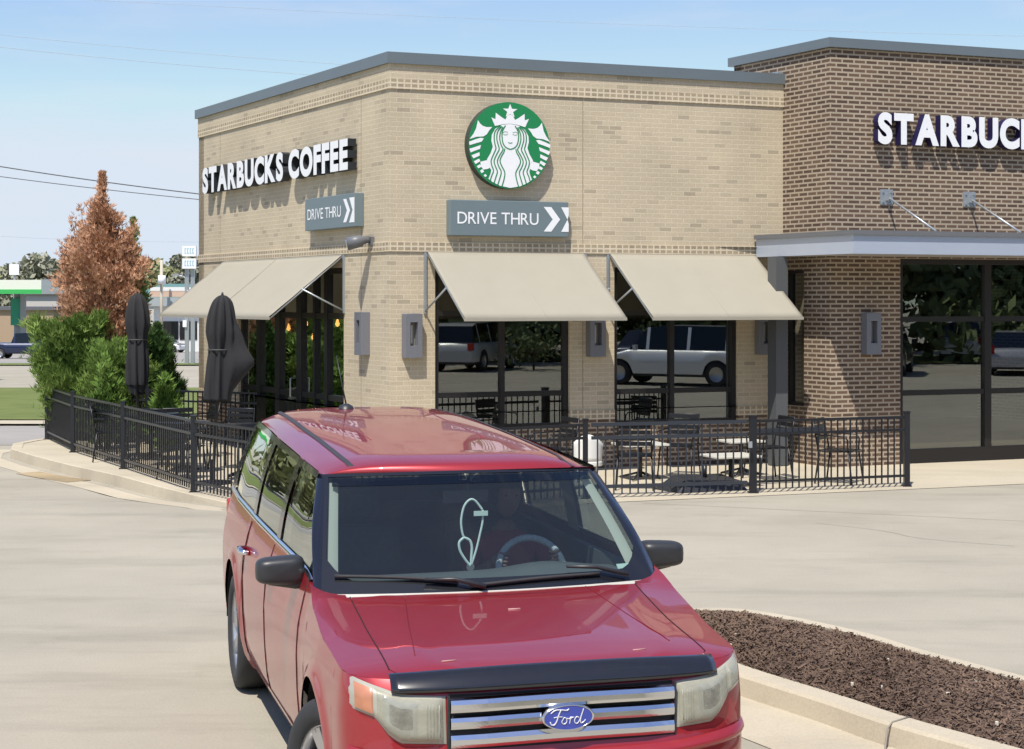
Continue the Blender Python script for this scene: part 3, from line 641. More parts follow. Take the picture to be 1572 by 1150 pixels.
# ---------------------------------------------------------------- patio furniture
def closed_umbrella(x,y,H,label,r,low,tilt=(0,0),flap=None,seed=0):
    t=thing('closed_patio_umbrella',label,'umbrella',(x,y,.01),group='closed black patio umbrellas'); rnd=random.Random(seed)
    def ax(z): k=(z/H); return (x+tilt[0]*k,y+tilt[1]*k)
    b=MB(); b.tube([(*ax(z),z) for z in (0.05,H*.5,H-.05)],.022,8); b.build('pole',BLACKM,t)
    b=MB(); b.lathe([(.001,.06),(.05,.055),(.26,.03),(.27,.012),(.27,.01)],28,(x,y,.0)); b.lathe([(.035,.0),(.035,.3)],12,(x,y,.03)); b.build('base',BLACKM,t)
    b=MB(); N=64; prof=[(.02,H+.0),(.06,H-.02),(r*.72,H-.10),(r*.98,H-.28),(r*1.05,H-.5),(r*.82,H-.72),(r*.92,H-.95),(r*.97,H-1.2),(r*.93,H-1.45),(r*.78,low+.12),(r*.55,low)]
    prof=[(p[0],p[1]) for p in dens(prof,3)]
    ph=rnd.uniform(0,6)
    def fold(rr,a,z):
        k=1+.16*math.cos(8*a+ph+z*.5)+.07*math.cos(15*a+z*3+ph)+.04*math.sin(5*z+3*a); rr2=rr*k
        if flap and z<H-.35:
            # a panel blown loose: pulls out on one side
            fa=flap[0]; dd=math.atan2(math.sin(a-fa),math.cos(a-fa)); zz=(H-.35-z)/(H-.35-low); w_=math.exp(-(dd/.42)**2); prof_=max(0,zz/.55) if zz<.55 else max(0,1-(zz-.55)/.40)
            rr2+=flap[1]*w_*prof_
        return rr2,a
    def P(i,j):
        rr,z=prof[j]; a=2*math.pi*i/N; rr,a=fold(rr,a,z); c=ax(z); return (c[0]+rr*math.cos(a),c[1]+rr*math.sin(a),z+.03*math.sin(4*a+ph)*(1 if j>len(prof)-4 else 0))
    b.grid(N,len(prof),P,closeu=True); b.build('canopy',CANV,t)
    b=MB(); c=ax(H); b.tube([(*c,H-.02),(*c,H+.04)],[.022,.012],8); b.build('finial',BLACKM,t)
    b=MB(); zb=H-.74; c=ax(zb); N2=24; b.tube([(c[0]+r*.93*math.cos(2*math.pi*i/N2),c[1]+r*.93*math.sin(2*math.pi*i/N2),zb) for i in range(N2)],.012,6,closed=True); b.build('strap',mat('strap',(.05,.05,.05),.6),t)
    return t
closed_umbrella(-5.98,26.0,2.6,'slim folded black umbrella in front of the brown conifer',.165,1.0,seed=2)
closed_umbrella(-4.06,22.1,2.56,'folded black umbrella with a loose flap hanging out to the right, before the awning',.165,1.18,tilt=(.13,0),flap=(.0,.36),seed=5)
def chair(name,label,loc,rz,m=BLACKM,arms=True,group='black metal patio chairs',H=.86,slats=True):
    t=thing(name,label,'chair',loc,rz,group); f=local(t)
    b=MB()
    for k in range(6): b.box(-.22,.22,-.21+k*.072,-.21+k*.072+.058,.44,.455,f)
    b.tube([f(-.225,-.22,.442),f(.225,-.22,.442),f(.225,.22,.442),f(-.225,.22,.442)],.011,6,closed=True); b.build('seat',m,t)
    b=MB()
    for k in range(4): z=.58+k*.075; b.box(-.21,.21,.235+k*.014,.25+k*.014,z,z+.055,f)
    b.tube([f(-.22,.22,.44),f(-.22,.25,.62),f(-.22,.30,H),f(.22,.30,H),f(.22,.25,.62),f(.22,.22,.44)],.012,6); b.build('backrest',m,t)
    for sx in (-1,1):
        for sy in (-1,1):
            b=MB(); b.tube([f(sx*.22,sy*.20,.44),f(sx*.245,sy*.26,.0)],.012,6); b.build('leg',m,t)
        if arms: b=MB(); b.tube([f(sx*.23,.26,.66),f(sx*.25,-.16,.65),f(sx*.25,-.20,.60),f(sx*.225,-.20,.44)],.011,6); b.build('armrest',m,t)
    return t
def table(label,loc,top,r,h,square=False,rz=0,group='patio tables'):
    t=thing('patio_table',label,'table',loc,rz,group); f=local(t)
    b=MB()
    if square: b.box(-r,r,-r*.8,r*.8,h-.03,h,f)
    else: b.raw(*disc(f,r,h-.03,h))
    b.build('tabletop',top,t,bevel=.006)
    b=MB(); b.tube([f(0,0,.03),f(0,0,h-.03)],.03,10); b.build('pedestal',BLACKM,t)
    b=MB()
    for k in range(4):
        a=math.pi/4+k*math.pi/2; b.tube([f(0,0,.10),f(.3*math.cos(a),.3*math.sin(a),.02)],.017,6)
    b.build('foot',BLACKM,t)
    return t
def disc(f,r,z0,z1,N=32):
    vs=[f(r*math.cos(2*math.pi*k/N),r*math.sin(2*math.pi*k/N),z) for z in (z0,z1) for k in range(N)]
    return vs,[tuple(range(N))[::-1],tuple(range(N,2*N))]+[(k,(k+1)%N,N+(k+1)%N,N+k) for k in range(N)]
DARKTOP=mat('dark_tabletop',(.03,.03,.033),.35)
PALETOP=mat('pale_tabletop',(.62,.60,.52),.35)
table('dark patio table behind the left fence under the slim umbrella',(-5.6,25.3,.01),DARKTOP,.42,.73)
table('dark patio table beside the flapping umbrella',(-3.75,22.9,.01),DARKTOP,.42,.73)
table('dark patio table nearest the left fence post',(-4.75,23.5,.01),DARKTOP,.40,.73)
ch=chair('patio_chair','black slatted chair with its back to the left fence, leftmost on the patio',(-6.2,25.2,.01),R(100))
def cc(x,y,a,l): return copy_thing(ch,(x,y,.01),R(a),l)
cc(-5.0,25.9,-60,'black slatted chair facing the drive, right of the slim umbrella')
cc(-5.3,24.5,170,'black slatted chair behind the second fence post')
cc(-4.15,24.1,-20,'black slatted chair between the two closed umbrellas')
cc(-4.6,22.7,160,'black slatted chair left of the flapping umbrella, close to the fence')
cc(-3.2,23.4,-35,'black slatted chair by the glazed side entrance, right of the flapping umbrella')
cc(-3.2,21.3,200,'black slatted chair showing beside the rear corner of the red car')
cc(-4.9,24.1,20,'black slatted chair at the table nearest the left fence post')
cc(-6.6,26.6,80,'black slatted chair in front of the green juniper')
cc(4.45,22.15,60,'black chair standing alone behind the right fence panel, before the brown brick')
cc(1.62,21.5,175,'black chair with its back to the gate, at the left low pale table')
cc(2.35,22.9,-20,'black chair against the second front window, behind the gate')
cc(.55,22.3,-60,'black chair behind the fence beside the tan middle pier')
cc(3.55,22.6,-70,'black chair close to the grey canopy column')
table('low table with a pale top behind the left half of the gate',(1.78,22.6,.01),PALETOP,.33,.50,True,R(20),'low pale tables behind the gate')
table('low table with a pale top just left of the wide gate post',(2.92,21.75,.01),PALETOP,.33,.42,True,R(20),'low pale tables behind the gate')
table('small low pale table furthest back beside the tan wall',(3.25,23.1,.01),PALETOP,.28,.50,True,R(20),'low pale tables behind the gate')
t=thing('tub_chair','white rounded tub chair behind the post where the gate starts','chair',(1.0,21.6,.01))
b=MB(); N=20
WP=mat('white_plastic',(.75,.74,.70),.4)
b.grid(N,6,lambda i,j:(1.0+.19*math.cos(math.pi*(.0+i/(N-1))+math.pi)*(1+.1*j/5),21.6+.19*math.sin(math.pi*(i/(N-1))+math.pi),.35+.075*j-.14*abs(math.cos(math.pi*i/(N-1)))**2*j/5)); b.build('backrest',WP,t,solid=.02)
b=MB(); b.raw(*disc(lambda x,y,z:(1+x,21.6+y,z),.2,.30,.36)); b.build('seat',WP,t,bevel=.01)
for sx in (-1,1):
    for sy in (-1,1): b=MB(); b.tube([(1+sx*.12,21.6+sy*.12,.3),(1+sx*.17,21.6+sy*.17,.01)],.012,6); b.build('leg',WP,t)
t=thing('umbrella_base','low black sloping weight plate lying on the patio behind the gate','umbrella base',(2.5,21.3,.01))
b=MB(); f=lambda x,y,z:(2.5+RV.x*x+LV.x*y,21.35+RV.y*x+LV.y*y,z)
vs=[f(x,y,z) for x,y,z in [(-.52,-.25,.01),(.5,-.25,.01),(.5,.3,.01),(-.52,.3,.01),(-.34,-.16,.15),(.42,-.18,.13),(.42,.22,.19),(-.3,.22,.19)]]
b.raw(vs,[(0,1,5,4),(1,2,6,5),(2,3,7,6),(3,0,4,7),(4,5,6,7)]); b.build('weight',BLACKP,t,bevel=.015)
b=MB(); b.tube([f(.05,.03,.15),f(.05,.03,.32)],.03,10); b.build('pole_socket',BLACKM,t)
# ---------------------------------------------------------------- vegetation
def spray(b,c,d,L,W_,rnd,fan=5):
    # a flat feathery shoot: few narrow blades around direction d
    d=Vector(d).normalized(); c=Vector(c); a=Vector((rnd.uniform(-1,1),rnd.uniform(-1,1),rnd.uniform(-1,1))); s=d.cross(a).normalized()
    for k in range(fan):
        t=(k/(fan-1)-.5)*1.5; dd=(d+s*t+Vector((rnd.uniform(-.25,.25),rnd.uniform(-.25,.25),rnd.uniform(-.2,.2)))).normalized(); e=dd.cross(d.cross(s)).normalized()*W_
        l=L*rnd.uniform(.6,1.15)
        b.raw([c-e*.4,c+dd*l*.5-e,c+dd*l,c+dd*l*.5+e,c+e*.4],[(0,1,2,3,4)])
def conifer(name,label,base,H,rad,mt,n,seed,up=.9,start=.12,taper=1.0,prof=None,group=None,L=.16,W_=.014,cat='tree',leaders=()):
    rnd=random.Random(seed); t=thing(name,label,cat,base,group=group); x,y,z0=base
    b=MB(); b.tube([(x,y,z0),(x+.02,y,z0+H*.5),(x,y,z0+H*.98)],[.07*H/4,.04*H/4,.008],8)
    limbs=[]
    nl=int(60*H/3)
    for i in range(nl):
        k=start+(1-start)*(i/nl)**1.0; a=i*2.399+rnd.uniform(-.3,.3); rr=prof(k)*rad*rnd.uniform(.5,1.22)
        p0=Vector((x,y,z0+H*k*.86)); p1=p0+Vector((math.cos(a)*rr,math.sin(a)*rr,rr*up*rnd.uniform(.7,1.3))); limbs.append((p0,p1,rr))
        if rr>.12: b.tube([p0,p0.lerp(p1,.5)+Vector((0,0,-.02)),p1],[.016,.01,.004],5)
    for (lx,ly,z1,z2) in leaders:
        p0=Vector((x+lx*.6,y+ly,z0+z1)); p1=Vector((x+lx,y+ly,z0+z2)); limbs.append((p0,p1,.07)); limbs.append((p0,p0.lerp(p1,.7),.12)); b.tube([p0,p1],[.014,.003],5)
    b.build('trunk',WOOD,t)
    b=MB(); tot=sum(l[2]+.08 for l in limbs)
    for p0,p1,rr in limbs:
        m=int(n*(rr+.08)/tot); d=(p1-p0)
        for q in range(m):
            s=rnd.random()**.55; c=p0.lerp(p1,s); sp=.05+.20*rr*(1.15-s)
            c=c+Vector((rnd.gauss(0,sp),rnd.gauss(0,sp),rnd.gauss(0,sp*.9)))
            dd=d.normalized()*.9+Vector((rnd.uniform(-.5,.5),rnd.uniform(-.5,.5),.55+rnd.uniform(-.3,.4)))
            spray(b,c,dd,L*rnd.uniform(.6,1.3),W_,rnd,4)
    for q in range(int(n*.05)):
        k=1-.2*rnd.random()**1.3; spray(b,(x+rnd.gauss(0,.02+.3*(1-k)),y+rnd.gauss(0,.02+.3*(1-k)),z0+H*k),(rnd.uniform(-.3,.3),rnd.uniform(-.3,.3),1),L*.7,W_,rnd,3)
    b.build('crown',mt,t); return t
RUST=leafmat('rust_foliage',[(.28,.14,.08),(.53,.29,.17),(.68,.43,.28)],.85)
JUN=leafmat('juniper_green',[(.06,.115,.022),(.155,.25,.05),(.28,.38,.10)],.7)
JUN2=leafmat('juniper_dark',[(.012,.035,.010),(.035,.08,.018),(.07,.13,.03)],.7)
JUN3=leafmat('juniper_fresh',[(.06,.13,.02),(.13,.22,.04),(.22,.32,.08)],.7)
spire=lambda k:(lambda T:T[0] if k<.3 else sum(((b2+(c2-b2)*(k-a2)/(d2-a2)) if a2<=k<d2 else 0) for a2,b2,d2,c2 in ((.3,.82,.54,.88),(.54,.88,.66,.72),(.66,.72,.76,.52),(.76,.52,.86,.36),(.86,.36,1.01,.16))))((.8,))
conifer('dead_conifer','tall pointed conifer with rusty orange dead needles behind the patio','%s'%'' or (-7.45,29.6,-.15),4.95,.92,RUST,24000,3,up=.85,prof=spire,start=.04,L=.10,W_=.007,leaders=((-.55,0,2.9,4.15),(-.42,.1,3.2,4.35),(.58,0,3.0,4.05),(.45,.1,3.1,3.95),(-.75,0,2.5,3.6)))
conifer('green_conifer','narrow green conifer almost hidden behind the right side of the rusty one',(-7.05,30.3,-.2),4.2,.50,JUN,5000,11,up=.9,prof=lambda k:max(.06,(1-k)**.8),L=.11,W_=.012)
bush=lambda k:max(.1,(1-abs(k-.35)/.75)**.55) if k<.95 else .15
conifer('green_juniper','broad bright green juniper bush left of the patio, below the rusty conifer',(-7.72,29.2,-.15),2.35,.84,JUN,25000,4,up=1.1,prof=bush,start=.0,L=.15,W_=.0075,group='green junipers behind the left fence',cat='shrub')
conifer('green_juniper','rounded green juniper bush in the middle, between the broad bush and the slim umbrella',(-6.95,28.6,-.05),1.8,.60,JUN,12000,14,up=1.2,prof=bush,start=.0,L=.14,W_=.0075,group='green junipers behind the left fence',cat='shrub')
conifer('dark_juniper','dark green upright juniper just right of the slim folded umbrella',(-6.32,29.0,-.1),2.15,.36,JUN2,8000,5,up=1.3,prof=bush,start=.0,L=.13,W_=.008,cat='shrub')
conifer('young_conifer','small fresh green conifer shoot rising behind the fence, left one',(-6.78,27.2,.0),1.55,.26,JUN3,1300,6,up=1.4,prof=lambda k:max(.1,1-k),start=.0,L=.15,W_=.016,group='small fresh conifers behind the fence',cat='shrub')
conifer('young_conifer','small fresh green conifer beside the foot of the slim umbrella, right one',(-5.75,27.0,.0),1.25,.26,JUN3,1100,8,up=1.4,prof=lambda k:max(.1,1-k),start=.0,L=.15,W_=.016,group='small fresh conifers behind the fence',cat='shrub')
def broadleaf(label,base,H,rad,mt,n,seed,group='trees along the far skyline',leaf=.35,name='leafy_tree',zc=.38):
    rnd=random.Random(seed); t=thing(name,label,'tree',base,group=group); x,y,z0=base
    b=MB(); b.tube([(x,y,z0),(x,y,z0+H*.45),(x+.1,y,z0+H*.8)],[H*.03,H*.022,H*.008],7)
    cl=[]
    for i in range(14):
        a=rnd.uniform(0,6.28); r=rad*rnd.uniform(.15,.72); h=H*rnd.uniform(zc,.9); cl.append((Vector((x+r*math.cos(a),y+r*math.sin(a),z0+h)),rad*rnd.uniform(.28,.5)))
        b.tube([(x,y,z0+H*.35),cl[-1][0]],[H*.01,H*.003],5)
    b.build('trunk',WOOD,t)
    b=MB()
    for q in range(n):
        c,r=cl[rnd.randrange(len(cl))]; v=Vector((rnd.gauss(0,1),rnd.gauss(0,1),rnd.gauss(0,1))).normalized()*r*rnd.random()**.35; v.z*=.8
        p=c+v; u=Vector((rnd.uniform(-1,1),rnd.uniform(-1,1),rnd.uniform(-1,1))).normalized(); s=u.cross(Vector((rnd.uniform(-1,1),rnd.uniform(-1,1),.3))).normalized(); l=leaf*rnd.uniform(.5,1.2)
        b.face([p-u*l*.5,p+s*l*.3,p+u*l*.5,p-s*l*.3])
    b.build('crown',mt,t)
FARG=leafmat('haze_pale_foliage',[(.17,.18,.09),(.26,.27,.13),(.36,.35,.20)],.8)  # far foliage lightened in colour to stand in for distance haze
FARG2=leafmat('grey_green_foliage',[(.20,.20,.15),(.29,.29,.21),(.38,.37,.29)],.8)  # same haze paling put into a greyer green
FARD=leafmat('deep_foliage',[(.10,.13,.05),(.17,.21,.09),(.26,.30,.14)],.8)
def gx(px,Y): return (px-786)/FPX*Y
for i,(px,Y,H,r,mm,l) in enumerate([(45,205,9.9,5.6,FARG2,'bare spring tree, coloured pale for haze, behind the filling station canopy'),(78,215,8.8,5.4,FARG,'low green tree just left of the rusty conifer'),(8,210,8.4,5,FARG,'small green tree at the left photo edge'),
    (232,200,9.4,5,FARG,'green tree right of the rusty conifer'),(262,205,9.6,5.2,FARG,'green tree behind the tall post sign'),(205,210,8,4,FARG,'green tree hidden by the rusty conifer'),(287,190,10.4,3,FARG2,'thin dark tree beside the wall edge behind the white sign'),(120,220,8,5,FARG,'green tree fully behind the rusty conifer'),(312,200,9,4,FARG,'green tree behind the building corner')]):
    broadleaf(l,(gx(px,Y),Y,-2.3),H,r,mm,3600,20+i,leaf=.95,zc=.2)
# ---------------------------------------------------------------- far things
def bx(name,m,root,*a,**k):
    b=MB(); b.box(*a); return b.build(name,m,root,**k)
WHITEW=mat('white_wall',(.72,.72,.70),.8); STATG=mat('station_green',(.05,.42,.10),.4); STATW=mat('station_white',(.70,.74,.62),.5)
Y=140; x1=gx(84,Y); t=thing('station_canopy','long white filling station canopy with a bright green stripe at the left edge','canopy',(x1-9,Y,-2.3))
bx('roof_band',STATW,t,x1-18,x1,Y-4,Y+6,3.0,4.15); bx('green_stripe',STATG,t,x1-18,x1+.03,Y-4.06,Y-4.0,2.98,3.35)
for k,px in enumerate((30,-90)):
    xx=gx(px,Y); bx('column',mat('column_grey',(.25,.28,.30),.6),t,xx-.35,xx+.35,Y-.4,Y+.4,-2.3,3.0); bx('column_panel',mat('teal_panel',(.02,.26,.16),.5),t,xx-.55,xx+.6,Y-.7,Y-.41,.3,2.6)
xx=gx(40,Y); bx('column',MATS['column_grey'],t,xx-.2,xx+.2,Y-1,Y-.6,-2.3,3.0)
xx=gx(15,Y+30); t=thing('tan_building','low tan building in shade behind the filling station columns','building',(xx,Y+30,-2.3)); bx('wall',mat('tan_stucco',(.42,.30,.21),.8),t,xx-7,xx+4.5,Y+30,Y+40,-2.3,1.4); bx('roof',mat('shingle_grey',(.13,.13,.15),.9),t,xx-7.3,xx+4.8,Y+29.7,Y+40.3,1.4,1.75)
xx=gx(22,165); t=thing('pole_sign','small white pole sign poking above the filling station canopy','sign',(xx,165,-2.3)); bx('pole',STEEL,t,xx-.1,xx+.1,165,165.2,-2.3,5); bx('sign_face',WHITE,t,xx-.5,xx+.5,164.9,165,5,6.1)
def house(px,Y,w_,h,rh,wallm,roofm,label,name='far_house',dep=10):
    x=gx(px,Y); t=thing(name,label,'house',(x,Y,-2.3),group=None); bx('wall',wallm,t,x-w_/2,x+w_/2,Y,Y+dep,-2.3,-2.3+h)
    b=MB(); z=-2.3+h; a=w_/2+.4; b.raw([(x-a,Y-.4,z),(x+a,Y-.4,z),(x+a,Y+dep+.4,z),(x-a,Y+dep+.4,z),(x-a*.45,Y+dep/2,z+rh),(x+a*.45,Y+dep/2,z+rh)],[(0,1,5,4),(2,3,4,5),(1,2,5),(3,0,4),(3,2,1,0)]); b.build('roof',roofm,t)
    for k in (-.3,.25): bx('window',FRAME,t,x+w_*k-.6,x+w_*k+.6,Y-.05,Y,-1.4,-.2)
    return t
house(64,185,4.6,5.4,1.8,mat('pale_wall',(.55,.52,.48),.8),MATS['shingle_grey'],'house with a dark hipped roof between the skyline trees at the left')
house(272,170,11,4.6,1.9,MATS['pale_wall'],mat('green_roof',(.10,.20,.19),.6),'house with a dark green hipped roof behind the white shop',)
# white shop building right of conifer
Y=150; x0,x1=gx(236,Y),gx(330,Y); t=thing('white_shop','low white shop with an orange and grey roof band beyond the street','building',((x0+x1)/2,Y,-2.3))
bx('wall',WHITEW,t,x0,x1,Y,Y+14,-2.3,2.3); bx('roof_band',mat('orange_band',(.56,.40,.30),.7),t,x0-.3,x1+.3,Y-.5,Y+14.3,2.75,3.3); bx('fascia',mat('grey_band',(.34,.38,.38),.6),t,x0-.3,x1+.3,Y-.8,Y+.2,1.9,2.7); bx('parapet',WHITEW,t,x0-.2,x1+.2,Y-.52,Y+14,3.3,3.65)
for px in (262,291): xx=gx(px,Y); bx('window',FRAME,t,xx-.9,xx+.7,Y-.06,Y,-1.2,.5)
# two post sign
Y=95; t=thing('post_sign','white sign of two stacked panels with faint blue lettering on twin grey posts','sign',(gx(290,Y),Y,-1.3))
for px in (286.5,295.5): xx=gx(px,Y); bx('post',STEEL,t,xx-.11,xx+.11,Y,Y+.2,-1.35,4.8)
FAINT=mat('faint_blue',(.30,.50,.58),.6)
for (ya,yb,word) in ((378,393.5,'CAFE'),(397,412.5,'OPEN')):
    za=CAMH+(460-yb)/FPX*Y; zb=CAMH+(460-ya)/FPX*Y; xa,xb=gx(281,Y),gx(302,Y); pn=bx('panel',WHITE,t,xa,xb,Y-.25,Y-.02,za,zb)
    b=MB()
    for k in range(4):
        xm=xa+.14+k*.15; b.box(xm,xm+.05,Y-.256,Y-.252,za+.14,zb-.12); b.box(xm+.05,xm+.1,Y-.256,Y-.252,za+.14,za+.2)
        b.box(xm+.05,xm+.1,Y-.256,Y-.252,zb-.18,zb-.12)
    b.build('faint_marks',FAINT,pn)
bx('base_box',WHITE,t,gx(281,Y),gx(287,Y),Y-.1,Y+.2,.9,1.3)
for px,Y_,l in ((248,150,'pale utility pole with a white transformer beyond the white shop'),):
    xx=gx(px,Y_-2); t=thing('utility_pole',l,'pole',(xx,Y_-2,-2.3)); b=MB(); b.tube([(xx,Y_-2,-2.3),(xx,Y_-2,6.1)],.14,8); b.build('pole',mat('pale_pole',(.5,.45,.36),.8),t); b=MB(); b.tube([(xx+.1,Y_-2.3,3.9),(xx+.1,Y_-2.3,4.7)],.35,10); b.build('transformer',WHITE,t)
xx=gx(288,110); t=thing('street_lamp','grey street lamp arm reaching left beside the white sign','street lamp',(xx,110,-1.6)); b=MB(); b.tube([(xx,110,-1.6),(xx,110,3.9),(xx-.4,110,4.1)],.06,8); b.build('pole',STEEL,t); b=MB(); b.tube([(xx,110,4.0),(xx-.8,110,4.15)],.05,6); b.box(xx-1.0,xx-.6,109.9,110.1,4.1,4.22); b.build('lamp_head',STEEL,t)
# wires
WIRE=mat('wire',(.10,.11,.13),.7)
def wire(p,q,Y,r,label,sag=.0,tw=0,Yb=None):
    a=Vector((gx(p[0],Y),Y,CAMH+(460-p[1])/FPX*Y)); Yb=Yb or Y; c=Vector((gx(q[0],Yb),Yb,CAMH+(460-q[1])/FPX*Yb)); 
    a2=a-(c-a)*.5; c2=c+(c-a)*.35
    pts=[a2.lerp(c2,i/24)+Vector((0,0,-sag*math.sin(math.pi*i/24))) for i in range(25)]
    b=MB(); b.tube(pts,r,5); o=b.build('power_line',WIRE if 'dark' in label else mat('wire_pale',(.38,.45,.52),.7),loc=tuple(a2)); tag(o,label,'power line','power lines across the sky')
wire((0,252),(305,295),62,.022,'thick dark overhead line left of the building, upper of the close pair',.12)
wire((0,268),(305,304),62,.016,'thin dark overhead line left of the building, lower of the close pair',.1)
wire((0,47),(540,95),90,.013,'faint overhead line near the top left, upper of two',.3)
wire((0,66),(505,112),90,.015,'faint overhead line near the top left, lower of two',.3)
wire((330,0),(1572,48),95,.012,'faint overhead line crossing the top of the sky to the right',.5)
wire((0,358),(300,368),120,.012,'very faint far line behind the rusty conifer, above the trees',.3)
# ---------------------------------------------------------------- generic vehicles
CARG=glass('car_glass_dark',(.06,.07,.075),1.6)
def vehicle(name,label,loc,rz,col,kind='suv',L=4.7,W_=1.85,H=1.7,cat='car',group=None,zb=.0):
    pm=mat('paint_%02d'%len([k for k in MATS if k.startswith('paint_')]),col,.3,.2,.5,coat=.8)
    t=thing(name,label,cat,loc,rz,group); f=local(t); hw=W_/2
    if kind=='suv': belt=H*.60; up=[(.24,belt),(.36,H*.95),(.45,H),(.85,H*.985),(.93,H*.93),(.985,belt)]; low=[(.0,.35),(.0,.62),(.03,.80),(.24,belt),(.985,belt),(1.0,.7),(1.0,.35)]
    elif kind=='pickup': belt=H*.62; up=[(.27,belt),(.38,H*.96),(.46,H),(.62,H*.98),(.66,belt)]; low=[(.0,.45),(.0,.85),(.02,1.0),(.27,belt),(1.0,belt),(1.0,.45)]
    else: belt=H*.62; up=[(.26,belt),(.40,H*.96),(.50,H),(.68,H*.97),(.86,belt)]; low=[(.0,.3),(.0,.55),(.04,.72),(.26,belt),(.86,belt),(.98,belt-.05),(1.0,.6),(1.0,.3)]
    yy=lambda k:(k-.5)*L
    zbt=low[0][1]; wheels=[yy(.18),yy(.80)]; rw=.36 if kind!='sedan' else .32
    b=MB(); n=60; ys=[-L/2+L*i/(n-1) for i in range(n)]
    def ztop(y):
        k=y/L+.5; pl=low[1:-1]
        for (a,za),(c,zc) in zip(pl,pl[1:]):
            if a<=k<=c and c>a: return za+(zc-za)*(k-a)/(c-a)
        return pl[-1][1]
    def zbo(y):
        z=zbt
        for wy in wheels:
            d=abs(y-wy)
            if d<rw*1.15: z=max(z,rw+math.sqrt((rw*1.15)**2-d*d))
        return z
    def P(i,j):
        y=ys[i]; k=abs(y)/(L/2); wd=hw*(1-.14*max(0,(k-.8)/.2)**2); zt=ztop(y); zo=min(zbo(y),zt-.05)
        q=[(-wd*.96,zo),(-wd,zo*.5+zt*.5),(-wd*.96,zt-.03),(-wd*.86,zt),(0,zt+.02),(wd*.86,zt),(wd*.96,zt-.03),(wd,zo*.5+zt*.5),(wd*.96,zo)][j]; return f(q[0],y,q[1])
    b.grid(n,9,P)
    for yv,i in ((ys[0],0),(ys[-1],n-1)): b.face([P(i,j) for j in range(9)])
    b.build('body',pm,t)
    b=MB(); gw=hw*.9; rwid=hw*.72
    wz=lambda z:gw+(rwid-gw)*(z-belt)/(H-belt)
    ups=[(yy(k),z) for k,z in up]
    rl=[f(-wz(z),y,z) for y,z in ups]; rr=[f(wz(z),y,z) for y,z in ups]
    for i in range(1,len(ups)-2 if kind!='sedan' else len(ups)-2): b.face([rl[i],rl[i+1],rr[i+1],rr[i]])
    for s_ in (-1,1):
        for k0 in ([.36,.62,.86] if kind=='suv' else [.40,.62]): y=yy(k0); b.face([f(s_*(gw+.004),y-.05,belt),f(s_*(gw+.004),y+.05,belt),f(s_*(rwid+.02),y+.05,H*.97),f(s_*(rwid+.02),y-.05,H*.97)])
    b.build('roof',pm,t)
    b=MB(); b.face([rl[0],rl[1],rr[1],rr[0]]); b.build('windshield',CARG,t)
    b=MB(); b.face([rl[-2],rl[-1],rr[-1],rr[-2]]); b.build('rear_window',CARG,t)
    for side in (rl,rr): b=MB(); b.face(side); b.build('side_window',CARG,t)
    b=MB(); b.box(-hw*.85,hw*.85,-L/2+.15,L/2-.15,zbt-.08,belt-.1,f); b.build('underbody',BLACKP,t)
    for wy in wheels:
        for s_ in (-1,1):
            b=MB(); b.lathe([(rw*.6,-.1),(rw*.95,-.11),(rw,-.06),(rw,.06),(rw*.95,.11),(rw*.6,.1)],24,axis='x'); b.v=[f(s_*(hw-.13)+v[0],wy+v[1],rw+v[2]) for v in b.v]; wh=b.build('wheel',RUBBER,t)
            b=MB(); b.lathe([(.001,.05),(rw*.2,.07),(rw*.62,.085),(rw*.64,.1)],12,axis='x'); b.v=[f(s_*(hw-.13+v[0]),wy+v[1],rw+v[2]) for v in b.v]; b.build('rim',ALLOY,wh)
    for s_ in (-1,1):
        b=MB(); b.box(s_*hw*.75-.18,s_*hw*.75+.18,-L/2-.01,-L/2+.05,.62,.76,f); b.build('headlight',mat('lamp_clear',(.7,.7,.7),.2),t)
        b=MB(); b.box(s_*hw*.82-.12,s_*hw*.82+.1,L/2-.06,L/2+.012,.75,1.0,f); b.build('tail_light',mat('lamp_red',(.45,.01,.01),.3),t)
        b=MB(); b.box(s_*(hw+.1)-.1,s_*(hw+.1)+.08,yy(.30)-.05,yy(.30)+.05,belt-.02,belt+.14,f); b.build('mirror',pm,t)
    return t
def gzz(x,y): return gz(x,y)+.02
px_=gx(30,112); vehicle('pickup_truck','dark navy pickup truck parked far left, partly behind the green bush',(gx(42,116),116,gz(gx(42,116),116)),R(90),(.01,.02,.06),'pickup',5.6,1.95,1.85,'pickup truck')
vehicle('parked_car','small white car standing far off right of the rusty conifer',(gx(269,150),146,gz(gx(269,146),146)),R(75),(.75,.75,.75),'sedan',3.4,1.7,1.45,'car')
# vehicles beyond the right edge of the photograph, seen mirrored in the shop windows
vehicle('parked_suv','white estate car mirrored in the window next to the brown wing',(19.8,8.9,0),R(-20),(.80,.82,.84),'suv',4.9,1.9,1.75,'car','cars parked across the lot, seen mirrored in the windows')
for i,(x,y,a,c,k) in enumerate([(31,6.5,60,(.02,.02,.03),'suv'),(34.5,9.5,60,(.5,.5,.52),'sedan'),(39,12.5,60,(.25,.02,.02),'suv'),(43,2,60,(.6,.62,.65),'suv'),(26.5,1.5,62,(.04,.05,.09),'sedan'),(22,-3,62,(.5,.5,.5),'suv')]):
    vehicle('parked_car',['black','silver','dark red','pale grey','navy','grey'][i]+' parked car mirrored faintly in the dark shop windows',(x,y,0),R(a),c,k,4.6,1.85,1.7 if k=='suv' else 1.45,'car','cars parked across the lot, seen mirrored in the windows')
for i in range(20):
    a=i/19; x=74-a*80; y=22-a*56; broadleaf('dark leafy tree out of the picture, mirrored in the shop windows',(x,y,0),9+3*random.random(),5.2,FARD,4200,60+i,group='trees seen only as reflections in the windows',leaf=.75,zc=.1)
